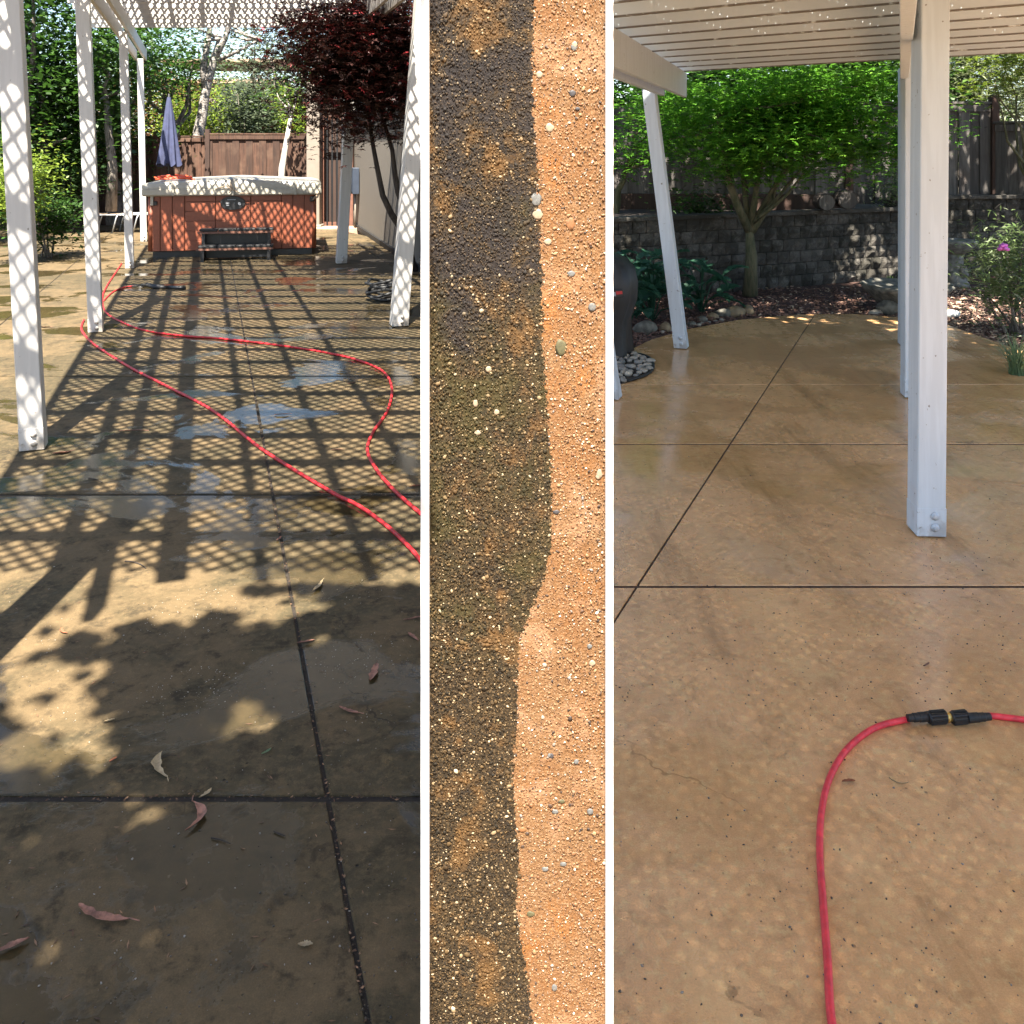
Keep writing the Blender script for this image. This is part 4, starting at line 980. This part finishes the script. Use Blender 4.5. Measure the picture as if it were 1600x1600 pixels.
tree('maple_branch_tree', 'green maple boughs hanging over the grey fence at the upper left', 'tree', (FX(960,10.9), 11.1, .8), Q(1000,185,10.9), (.9,.5,.62), 40, 55, .1, M['leaf_maple'], M['bark_moss'], 'palm', trunk_r=.04, spread=.5, flat=.5, seed=15, limbs=6, tilt=.7)
tree('corner_tree', 'yellow-green leafy bough at the top right corner', 'tree', (FX(1640,9.6), 9.6, -.09), Q(1600,100,9.4), (.42,.4,.30), 26, 50, .10, M['leaf_lime'], M['bark_moss'], 'palm', trunk_r=.04, spread=.35, flat=.6, seed=16, limbs=5, tilt=.7)
tree('willow_tree', 'pale grey-green willow-like tree behind the right fence', 'tree', (FX(1545,15), 15, -.09), Q(1545,130,15), (1.1,.8,1.0), 90, 110, .13, M['leaf_willow'], M['bark_grey'], 'long', trunk_r=.06, spread=.6, flat=1.2, seed=17, limbs=9)
tree('backdrop_tree', 'deep green tree behind the fence between maple and white posts', 'tree', (FX(1390,15.2), 15.2, -.09), Q(1400,150,15.2), (1.3,.8,1.1), 70, 80, .15, M['leaf_green'], M['bark_grey'], trunk_r=.1, spread=.8, seed=18)
tree('backdrop_tree', 'dark tree behind the fence above the grill cover', 'tree', (FX(1050,15.5), 15.5, -.09), Q(1060,120,15.5), (2.2,.9,1.5), 90, 80, .17, M['leaf_dark'], M['bark_grey'], trunk_r=.14, spread=.9, seed=19)
tree('backdrop_tree', 'dark tree filling the gap behind the middle of the maple', 'tree', (FX(1240,16), 16, -.09), Q(1250,120,16), (1.8,.9,1.5), 80, 80, .17, M['leaf_dark'], M['bark_grey'], trunk_r=.14, spread=.9, seed=29)
# deeper backdrop beyond the whole right garden
for i, (x, y_) in enumerate(((2.5,21),(6.5,22),(11,20.5),(15,17),(-.5,22))):
    tree('background_tree', ['broad tree far beyond the right fence, straight behind the maple','broad tree far beyond the right fence corner','broad tree far off to the right of the fence','large tree at the far right beyond the garden','broad tree hidden beyond the end of the stucco wall'][i], 'tree', (x, y_, -.09), (x, y_, 3.3), (2.6,1.6,2.8), 70, 70, .24, M['leaf_green'], M['bark_grey'], trunk_r=.2, spread=1.2, seed=80+i, group='trees far beyond the right fence')

# plants under the wall
def leafy_plant(label, c, n, L, wd_, mat, seed, rad=.3, group=None, height=.55):
    # large lobed leaves on arching stalks
    r = random.Random(seed); t = thing('leafy_plant', label, 'plant', (c[0], c[1], -.03), 0, group)
    tmpl = []
    for vv in range(4):
        s = MB(); nseg_ = 8; left = []; right = []; mid = []
        for k in range(nseg_+1):
            u = k/nseg_; w = wd_*math.sin(PI*min(1,u*.92+.06))**.8*(.62+.38*(k % 2)); z = .12*L*math.sin(PI*u*.8)-.25*L*u*u
            mid.append(s.b.verts.new((u*L, 0, z-.012))); left.append(s.b.verts.new((u*L, w, z+.01))); right.append(s.b.verts.new((u*L, -w, z+.01)))
        for k in range(nseg_):
            s.b.faces.new((mid[k], mid[k+1], left[k+1], left[k])); s.b.faces.new((right[k], right[k+1], mid[k+1], mid[k]))
        me = s.mesh('leaf'); me.materials.append(mat); tmpl.append(me)
    st = MB()
    for i in range(n):
        a = r.uniform(0, 2*PI); q = r.uniform(0, rad*.75); hz = r.uniform(.18, 1)*height
        p = Vector((math.cos(a)*q, math.sin(a)*q, hz)); st.tube([(0,0,0), (p.x*.4,p.y*.4,hz*.7), p], .006, 5)
        o = link('leaf', r.choice(tmpl), None, t); o.location = p; o.rotation_euler = (r.uniform(-.4,.4), r.uniform(-.5,.35), a+r.uniform(-.6,.6)); sc_ = r.uniform(.7,1.15); o.scale = (sc_,)*3
    st.build('stalk', mat, t); return t
AC = 'acanthus plants beside the low pergola post'
for i, (px, py, nL, lb) in enumerate([(982,505,30,'large lobed green plant left of the leaning white post, nearest the grill'),(1020,498,30,'large lobed green plant directly left of the leaning white post'),(1096,486,26,'large lobed green plant right of the leaning white post'),(1000,478,24,'large lobed green plant at the back near the wall left of the post')]):
    g = G(px, py); leafy_plant(lb, (g.x, g.y), nL, .24, .085, M['leaf_acanthus'], 40+i, .40, AC, .62 if i < 2 else .5)
c = D(1090, 325, 10.6); bush('wall_shrub', 'small green shrub growing over the block wall right of the leaning post', (c.x, c.y, c.z), (.35,.2,.2), 26, 30, .07, 'leaf_green', 45, z0=.8)
c = D(1398, 297, 11.5); bush('pale_shrub', 'small variegated shrub on the wall beside the white posts', (c.x, c.y, c.z), (.12,.14,.15), 24, 34, .05, 'leaf_shrub', 46, z0=.8)
sh = D(1568, 420, 7.8); bush('rhododendron', 'variegated shrub with pink bloom at the right edge', (sh.x+.1, sh.y, sh.z-.05), (.30,.35,.42), 46, 46, .085, 'leaf_shrub', 47, kind='long', spread=.3)
fl = thing('flower_head', 'pink rhododendron bloom at the right edge', 'flower', tuple(D(1568, 388, 7.45))); s = MB(); r9 = random.Random(4)
for k in range(16):
    a, e = r9.uniform(0,6.3), r9.uniform(-.4,1.3); s.blob((.03*math.cos(a)*math.cos(e), .03*math.sin(a)*math.cos(e), .03*math.sin(e)), (.018,.018,.016), k, 1, .2)
s.build('petal', M['petal'], fl, True)['kind'] = 'stuff'
# grasses
def grass_clump(label, c, n, L, mat, seed, w=.006, cat='grass clump'):
    r = np.random.default_rng(seed); t = thing('grass_clump', label, cat, (c[0], c[1], -.02)); V = []; Fc = []
    for i in range(n):
        a = r.uniform(0, 2*PI); l = L*r.uniform(.6,1.1); bend = r.uniform(.25,1.0); d = np.array((math.cos(a), math.sin(a), 0)); e = np.array((-d[1], d[0], 0)); b0 = np.array((r.normal(0,.02), r.normal(0,.02), 0)); k0 = len(V)
        for k in range(6):
            u = k/5; p = b0+d*l*bend*u*u*.9+np.array((0,0,l*(u-.45*bend*u*u))); ww = w*(1-u*.9); V += [p-e*ww, p+e*ww]
        for k in range(5): Fc.append((k0+2*k, k0+2*k+1, k0+2*k+3, k0+2*k+2))
    o = link('blade', npmesh('blade', V, Fc), mat, t); o['kind'] = 'stuff'; return t
g = G(1588, 585); grass_clump('striped green-white grass clump spilling over the patio at the right edge', (g.x, g.y), 170, .36, M['leaf_grass'], 51)
g = G(1402, 458); grass_clump('small bright green strap-leaved clump beside the stone bowl', (g.x, g.y+.15), 50, .22, M['leaf_maple'], 52, .012)

# bird bath and stone bowl
c = G(1487, 446); bb_ = thing('bird_bath', 'weathered stone bird bath behind the nearest white post', 'bird bath', (c.x+.09, c.y+.1, -.03))
s = MB(); s.lathe([(.15,0),(.15,.04),(.12,.08),(.10,.2),(.085,.32),(.1,.38)], 18); s.build('pedestal', M['birdbath'], bb_, True)
s = MB(); s.lathe([(.08,.37),(.15,.42),(.235,.50),(.245,.53),(.235,.545),(.2,.53),(.1,.49),(.001,.485)], 24); s.build('basin', M['birdbath'], bb_, True)
for k in range(5): s = MB(); a = k*1.3; s.blob((.09*math.cos(a), .09*math.sin(a)-.03, .12+.06*(k % 3)), (.05,.045,.075), k, 2, .2); s.build('carving', M['birdbath'], bb_, True)
c = G(1422, 488); bo = thing('stone_bowl', 'wide low rough stone bowl standing on rocks behind the white posts', 'planter bowl', (c.x+.03, c.y+.15, -.03), R(10))
s = MB(); s.lathe([(.2,.06),(.3,.12),(.40,.23),(.43,.27),(.41,.285),(.37,.26),(.2,.22),(.001,.21)], 26)
for v in s.b.verts: v.co += Vector((.006*math.sin(40*v.co.x), 0, .008*math.sin(23*v.co.y+9*v.co.x)))
s.build('bowl', M['rock_grey'], bo, True)
s = MB(); s.blob((-.24,-.1,.08), (.12,.1,.10), 3, 2, .25); s.build('support_rock', M['rock_grey'], bo, True)
s = MB(); s.blob((.2,0,.05), (.14,.12,.09), 5, 2, .25); s.build('support_rock', M['rock_grey'], bo, True)
c = G(1490, 497, .0); ga = thing('garden_ornament', 'small oval white and lime object on the bed edge behind the nearest post', 'garden ornament', (c.x-.01, c.y+.07, -.015), R(-20))
s = MB(); s.blob((0,0,.045), (.10,.055,.040), 2, 3, .03); s.build('shell', M['offwhite'], ga, True)
s = MB(); s.blob((-.03,0,.067), (.055,.035,.022), 2, 2, .03); s.build('top_insert', M['lime'], ga, True)
s = MB(); s.blob((-.01,0,.018), (.102,.058,.018), 2, 2, .03); s.build('sole', M['black_rubber'], ga, True)

# rocks along the bed edge
rk = [(1135,494,.10,.055,'rock_grey'),(1152,493,.13,.062,'rock'),(1172,491,.09,.06,'rock'),(1100,502,.06,.035,'rock_grey'),(1117,498,.06,.04,'rock'),(1011,520,.11,.075,'rock_grey'),(1042,517,.08,.05,'rock'),(1084,509,.05,.03,'rock_grey'),(1392,489,.035,.022,'stone'),(1372,491,.07,.035,'stone')]
for i, (px, py, r_, hh, mt) in enumerate(rk):
    g = G(px, py); s = MB(); s.blob((0,0,0), (r_, r_*.7, hh), i+3, 2, .16, i*.7); o = link('rock', s.mesh('rock', True), M[mt]); o.location = (g.x, g.y+.08, hh*.5-.02)
    tag(o, ['grey rounded rock left of the tan pair near the maple','broad tan rock on the bed edge left of the maple','tan rock nearest the maple at the curved patio edge','small grey rock right of the leaning white post','small tan rock among stones right of the leaning white post','dark grey rock under the big plant left of the leaning post','tan rock touching the base of the leaning white post','tiny grey rock just right of the leaning post','small pale stone beside the bowl near the white posts','flat white stone at the patio edge left of the bowl'][i], 'rock')
# pebble pocket by the grill
pk = bpy.data.objects.new('pebble_pocket', None); COL.objects.link(pk); tag(pk, kind='structure')
pkp = [G(x,y) for x,y in ((950,548),(975,552),(1000,556),(1015,562),(1021,572),(1018,582),(1005,590),(980,598),(950,606))]
s = MB(); s.prism([(p.x,p.y) for p in pkp][::-1], .002, .006); s.build('soil_bed', M['soil'], pk)
s = MB(); s.tube(smooth_path([p+Vector((0,0,.012)) for p in pkp[1:-1]], 6), .010, 6); s.build('edging', M['black_rubber'], pk, True)
svar = []
for k in range(5):
    s = MB(); s.blob((0,0,0), (1,.72,.5), k+20, 2, .14); me = s.mesh('stone', True); me.materials.append(M['stone']); svar.append(me)
rr = random.Random(5); placed = []
px_poly = [(952,550),(975,553),(1000,558),(1014,564),(1019,573),(1014,582),(1000,590),(975,597),(952,603)]
def inpoly(x, y, p):
    c = False
    for i in range(len(p)):
        (x1,y1),(x2,y2) = p[i-1], p[i]
        if (y1 > y) != (y2 > y) and x < (x2-x1)*(y-y1)/(y2-y1)+x1: c = not c
    return c
while len(placed) < 46:
    x, y_ = rr.uniform(950,1020), rr.uniform(550,604)
    if inpoly(x, y_, px_poly) and all((x-a)**2+((y_-b)*1.8)**2 > 55 for a, b in placed) or rr.random() < .002:
        placed.append((x, y_)); g = G(x, y_); o = link('stone', rr.choice(svar), None, pk); q = rr.uniform(.022,.04); o.scale = (q,q,q); o.location = (g.x, g.y, .006+q*.38); o.rotation_euler = (0,0,rr.uniform(0,6))
# river stones at the edge near the bowl
rs = bpy.data.objects.new('river_stone_patch', None); COL.objects.link(rs); tag(rs, kind='structure')
for k in range(34):
    x, y_ = rr.uniform(1368,1470), rr.uniform(477,488); g = G(x, y_); o = link('stone', rr.choice(svar), None, rs); q = rr.uniform(.02,.045); o.scale = (q,q,q); o.location = (g.x, g.y, -.02+q*.4); o.rotation_euler = (0,0,rr.uniform(0,6))
for k in range(26):
    x = rr.uniform(1035,1140); g = G(x, 522-(x-1035)*.2); o = link('stone', rr.choice(svar), None, rs); q = rr.uniform(.018,.032); o.scale = (q,q,q); o.location = (g.x, g.y+.1+rr.uniform(0,.08), -.02+q*.4); o.rotation_euler = (0,0,rr.uniform(0,6))
for k in range(22):
    t = k/22; cp_ = curve[10].lerp(curve[12], t) if t > .5 else curve[8].lerp(curve[11], t*2); o = link('stone', rr.choice(svar), None, rs); q = rr.uniform(.01,.02); o.scale = (q,q,q); o.location = (cp_.x+.05+rr.uniform(0,.06), cp_.y+.07, -.02+q*.4); o.rotation_euler = (0,0,rr.uniform(0,6))
# mulch chips
def scatter_chips(name, mat, n, seed, lo=.012, hi=.045, region=None):
    r = np.random.default_rng(seed); pts = []
    hx = [Vector((p.x, p.y)) for p in curve]
    while len(pts) < n:
        px, py = r.uniform(960,1640), r.uniform(436,640)
        g = G(px, py, -.02)
        if g.y > 10.6 or g.x > 6: continue
        if region and not region(px, py): continue
        inside = inpoly(g.x, g.y, [(p[0], p[1]) for p in hullR])
        if inside: continue
        pts.append((g.x, g.y, -.02))
    C_ = np.array(pts); m_ = len(C_); tv = np.array([(-.5,-.5,0),(.5,-.4,0),(.5,.5,0),(-.5,.4,0),(-.45,-.4,1),(.45,-.35,1),(.4,.4,1),(-.4,.35,1)])
    tf = np.array([(4,5,6,7),(0,1,5,4),(1,2,6,5),(2,3,7,6),(3,0,4,7)])
    l = r.uniform(lo, hi, m_); w = l*r.uniform(.25,.5,m_); T = np.stack([np.outer(l, tv[:,0]), np.outer(w, tv[:,1]), np.outer(w*.4, tv[:,2])], 2)
    V = np.einsum('nij,nkj->nki', rand_rot(m_, r, .55), T)+C_[:,None,:]+np.stack([np.zeros(m_),np.zeros(m_),r.uniform(0,.025,m_)],1)[:,None,:]
    Fc = tf[None]+(np.arange(m_)*8)[:,None,None]
    return tag(link(name, npmesh(name, V.reshape(-1,3), Fc.reshape(-1,4)), mat), kind='stuff')
scatter_chips('mulch_chips', M['chip'], 9000, 61)
scatter_chips('dry_chips', M['chip_pale'], 700, 62, .012, .04, lambda x, y: x > 1180)
scatter_chips('dry_chips', M['chip_pale'], 900, 63, .015, .05, lambda x, y: x > 1480)
# grill under its cover
gg = G(952, 566); gr_ = thing('covered_grill', 'barbecue grill under a black vinyl cover at the left of the washed patio', 'grill', (gg.x-.06, gg.y+.3, 0), R(-15)); gr_.scale = (.85,.85,.76)
prof = [(.0,.30,.27),(.15,.285,.26),(.35,.285,.27),(.55,.35,.29),(.72,.355,.30),(.85,.33,.27),(.95,.25,.22),(1.01,.12,.12)]
nseg_ = 40; V = []; Fc = []
for j, (z, rx, ry) in enumerate(prof):
    for i in range(nseg_):
        a = 2*PI*i/nseg_; e = .55; cx = math.copysign(abs(math.cos(a))**e, math.cos(a)); sy = math.copysign(abs(math.sin(a))**e, math.sin(a))
        f = 1+.05*math.sin(7*a+3*z)*(1-z*.6)+.025*math.sin(13*a-5*z); V.append((rx*cx*f, ry*sy*f, z+.01+(.015*math.sin(9*a) if j == 0 else 0)))
for j in range(len(prof)-1):
    for i in range(nseg_): Fc.append((j*nseg_+i, j*nseg_+(i+1) % nseg_, (j+1)*nseg_+(i+1) % nseg_, (j+1)*nseg_+i))
V.append((0,0,1.025)); k0 = (len(prof)-1)*nseg_
cm = npmesh('cover', V, Fc, None, True); bmx = bmesh.new(); bmx.from_mesh(cm); bmx.verts.ensure_lookup_table()
for i in range(nseg_): bmx.faces.new((bmx.verts[k0+i], bmx.verts[k0+(i+1) % nseg_], bmx.verts[len(V)-1]))
bmx.to_mesh(cm); bmx.free(); cm.polygons.foreach_set('use_smooth', np.ones(len(cm.polygons), bool))
link('cover', cm, M['bbq'], gr_)
bd = bpy.data.objects.new('badge', None)
s = MB(); s.box((.22,-.315,.66), (.13,.008,.075), Matrix.Rotation(R(-9),3,'Y'), .003); bg_ = s.build('badge', M['black'], gr_); bg_.rotation_euler = (0,0,0)
s = MB(); s.box((.245,-.3195,.672), (.055,.003,.03), Matrix.Rotation(R(-9),3,'Y')); s.build('badge_square', M['badge_red'], bg_)
s = MB(); s.box((.19,-.3195,.655), (.05,.003,.04), Matrix.Rotation(R(-9),3,'Y')); s.build('badge_mark', M['grey_print'], bg_)

# ------------------------------------------------------------------ fallen leaves, twigs, grit
def fallen(label, px, py, L, ang, mat, seed, w=.18, curl=.25, name='fallen_leaf', cat='leaf', stem_=True, lift=.004):
    r = random.Random(seed); s = MB(); n_ = 22; g = G(px, py); ca, sa = math.cos(ang), math.sin(ang); up = []; lo_ = []; md = []
    for k in range(n_+1):
        u = k/n_; x = (u-.5)*L; bend = curl*L*(4*(u-.5)**2-.5)*.6; ww = w*L*max(.02, math.sin(PI*u)**.7)*(1+.16*math.sin(9*u+seed)+.14*math.sin(23*u+seed)+r.uniform(-.12,.12)); z = lift+.10*L*(.35+.65*abs(math.sin(2.4*u+seed)))*.5
        def W_(a, b, c): return s.b.verts.new((a*ca-b*sa, a*sa+b*ca, c))
        up.append(W_(x, bend+ww*.5, z+.012*L*10*.06)); lo_.append(W_(x, bend-ww*.5, z+.25*ww)); md.append(W_(x, bend, z-.002))
    for k in range(n_): s.b.faces.new((md[k],md[k+1],up[k+1],up[k])); s.b.faces.new((lo_[k],lo_[k+1],md[k+1],md[k]))
    if stem_:
        x0, b0 = .5*L, curl*L*.3; P0 = Vector((x0*ca-b0*sa, x0*sa+b0*ca, lift+.004)); P1 = P0+Vector((ca,sa,0))*L*.2; s.tube([P0,P1], .0009*max(1, L/.08), 5)
    o = link(name, s.mesh(name, True), mat); o.location = (g.x, g.y, 0); return tag(o, label, cat)
LV = [
 ('long ragged pink-brown curled leaf near the bottom left corner', 158,1434, .098, -.28,'leaf_pink',1,.20,.2),
 ('curved pink leaf lying across the dark cross joint', 305,1278,.078,1.75,'leaf_pink',2,.2,.5),
 ('small tan curled scrap at the cross joint above the curved pink leaf', 322,1242,.03,1.0,'leaf_tan',3,.35,.3),
 ('slender pale tan leaf above the cross joint', 251,1199,.085,-1.1,'leaf_tan',4,.2,.3),
 ('upright orange-tan leaf right of the depth joint below the hose', 497,918,.065,1.35,'leaf_tan',5,.2,.1),
 ('pink-tan leaf with dark spots on the wet patch near the slab', 584,1053,.07,1.5,'leaf_pink',6,.28,.05),
 ('pink leaf resting beside the depth joint', 478,1005,.045,.4,'leaf_pink',7,.28,.15),
 ('brownish leaf lying flat on the wet area above the cross joint', 545,1113,.055,-.45,'leaf_pink',8,.25,.1),
 ('dark pink leaf pointing at the slab border, upper one', 648,968,.06,.35,'leaf_pink',9,.16,.1),
 ('small pink leaf below the one pointing at the border', 645,997,.05,-.9,'leaf_pink',10,.25,.1),
 ('red-orange twiggy leaf in the sun left of the puddle', 99,988,.04,-.8,'leaf_brown',11,.2,.3),
 ('small orange leaf in the big sun patch at the left', 171,1128,.022,.4,'leaf_tan',12,.4,.1),
 ('tiny brown leaf at the lower rim of the big sun patch', 177,1189,.018,1.0,'leaf_brown',13,.45,.1),
 ('small green leaf fragment right of centre above the cross joint', 417,1176,.024,.9,'leaf_grass',14,.3,.2),
 ('pale oval leaf at the lower right of the grimy patio', 477,1479,.024,.0,'leaf_tan',15,.55,.1),
 ('pink leaf cut by the left edge near the bottom', 18,1482,.05,.6,'leaf_pink',16,.3,.1),
 ('paired pink petals by the foot of the nearest left post', 97,709,.07,.5,'leaf_pink',17,.5,.3),
 ('pink leaf beside the depth joint where the blue fleck lies', 436,843,.032,1.4,'leaf_pink',18,.35,.2),
 ('small pinkish leaf between the two hoses, centre', 440,649,.07,.1,'leaf_pink',19,.25,.1),
 ('small pinkish leaf by the bend of the upper hose', 549,600,.05,.8,'leaf_pink',20,.35,.1),
 ('small pale leaf under the bend of the upper hose', 533,582,.06,-.3,'leaf_tan',21,.3,.1),
 ('small pink leaf left of the hose S-bend', 527,704,.05,.1,'leaf_pink',22,.25,.1),
 ('dark red leaf shard near the hose at the slab', 650,761,.05,.4,'leaf_brown',23,.35,.1),
 ('pink leaf on bare sunlit concrete left of the second post', 70,512,.09,-.1,'leaf_pink',24,.25,.1),
 ('small pink leaf in lattice shade below the long left hose', 205,675,.11,.0,'leaf_pink',25,.15,.1),
 ('dark brown chip leaf on the washed patio inside the hose curve', 1326,1223,.028,.12,'leaf_brown',26,.4,.05),
 ('thin pale curl on the washed patio right of the brown chip', 1404,1224,.035,-.4,'leaf_tan',27,.12,.4),
 ('tiny purple-pink scrap above the hose coupling', 1448,1040,.025,.6,'leaf_pink',28,.25,.2),
]
for (lb, px, py, L, ang, mt, sd, w, cu) in LV: fallen(lb, px, py, L*1.25, ang, M[mt], sd, w, cu, stem_=L > .05)
def twig(label, pts, r_=.0025):
    s = MB(); pp = smooth_path([G(x,y,.003) for x,y in pts], 4); s.tube(pp, [r_*.62*(1-.5*i/len(pp)) for i in range(len(pp))], 6); return tag(link('twig', s.mesh('twig', True), M['twig']), label, 'twig')
twig('dark forked twig in the shade band left of centre', [(195,877),(208,878),(220,882),(228,888)], .005)
twig('dark bent twig under the nearest row of lattice light', [(138,747),(150,749),(160,754)], .004)
twig('thin dark twig right of the curved pink leaf', [(330,1309),(345,1312),(360,1318)], .003)
twig('short brown twig right of centre below the cross joint', [(428,1299),(438,1303),(446,1306)], .0035)
twig('thin twig beside the pale tan leaf', [(252,1184),(263,1180),(275,1180)], .002)
twig('short dark twig on the wet patch right of the depth joint', [(556,1005),(562,1011),(568,1017)], .002)
def grit(name, mat, n, seed, xr, yr, lo, hi, reject):
    r = np.random.default_rng(seed); P = []
    while len(P) < n:
        px, py = r.uniform(*xr), r.uniform(*yr)
        if reject(px, py): continue
        g = G(px, py); P.append((g.x, g.y, .001))
    P = np.array(P); s_ = np.clip(r.lognormal(math.log((lo+hi)/2.4), .45, n), lo, hi)
    V, Fc = pebbles(P, s_, r, ax=2, flat=.6); return tag(link(name, npmesh(name, V, Fc, None, True), mat), kind='stuff')
m = NM('dark_and_grey_grit'); x = m.n('ShaderNodeValToRGB'); m.l(m.island(), x.inputs[0]); x.color_ramp.elements[0].color = (.03,.024,.018,1); x.color_ramp.elements[1].color = (.28,.25,.21,1); x.color_ramp.elements[1].position = 1; e = x.color_ramp.elements.new(.6); e.color = (.09,.065,.045,1); m.setc(x.outputs[0]); m.setr(.4); M['grit'] = m.m
grit('patio_grit', M['grit'], 520, 71, (957,1640), (880,1640), .0008, .0034, lambda x, y: False)
grit('patio_grit', M['grit'], 620, 72, (957,1640), (640,1100), .001, .0034, lambda x, y: False)
grit('patio_grit', M['grit'], 700, 73, (-40,655), (860,1640), .0008, .0030, lambda x, y: False)
M['fleck'] = mat_simple('pale_debris_fleck', (.4,.36,.3), .5, .2, 50)
grit('pale_debris', M['fleck'], 420, 74, (60,655), (920,1130), .0006, .0022, lambda x, y: math.sin(x*.023+1)+math.sin(y*.051+x*.01) < .55)

# small leaf scraps and dirt gathered along the joints of the grimy half
def litter(name, mat, n, seed, size, sampler):
    r = np.random.default_rng(seed); P = np.array([sampler(r) for _ in range(n)]); V, Fc = leaves(P, size, 'long' if seed % 2 else 'oval', r, .35)
    V[:,2] = np.abs(V[:,2]-.002)+.0012; return tag(link(name, npmesh(name, V, Fc), mat), kind='stuff')
m = NM('joint_soil_grain'); m.setc(m.mix(m.island(), (.012,.009,.006), (.075,.055,.035))); m.setr(.9); M['joint_grit'] = m.m
m = NM('dry_leaf_scrap'); x = m.n('ShaderNodeValToRGB'); m.l(m.island(), x.inputs[0]); x.color_ramp.elements[0].color = (.05,.025,.012,1); x.color_ramp.elements[1].color = (.3,.17,.09,1); e = x.color_ramp.elements.new(.6); e.color = (.11,.055,.025,1); m.setc(x.outputs[0]); m.setr(.8); M['scrap'] = m.m
def any_left(r):
    g = G(r.uniform(-20,655), 440+1180*r.random()**1.2); return (g.x, g.y, .002)
def on_joint(r):
    if r.random() < .6: y = 1.6+7*r.random()**1.5; return (XL(0, y)+r.normal(0,.006), y, .001)
    return (-.2-1.9*r.random(), (2.222 if r.random() < .7 else 4.18)+r.normal(0,.006), .001)
litter('leaf_scraps', M['scrap'], 230, 81, .018, any_left)
litter('joint_litter', M['scrap'], 420, 82, .009, on_joint)
def grit_at(name, mat, n, seed, lo, hi, sampler):
    r = np.random.default_rng(seed); P = np.array([sampler(r) for _ in range(n)]); V, Fc = pebbles(P, r.uniform(lo, hi, n), r, ax=2, flat=.6); return tag(link(name, npmesh(name, V, Fc), mat), kind='stuff')
grit_at('joint_grit', M['joint_grit'], 1500, 83, .0006, .0022, on_joint)
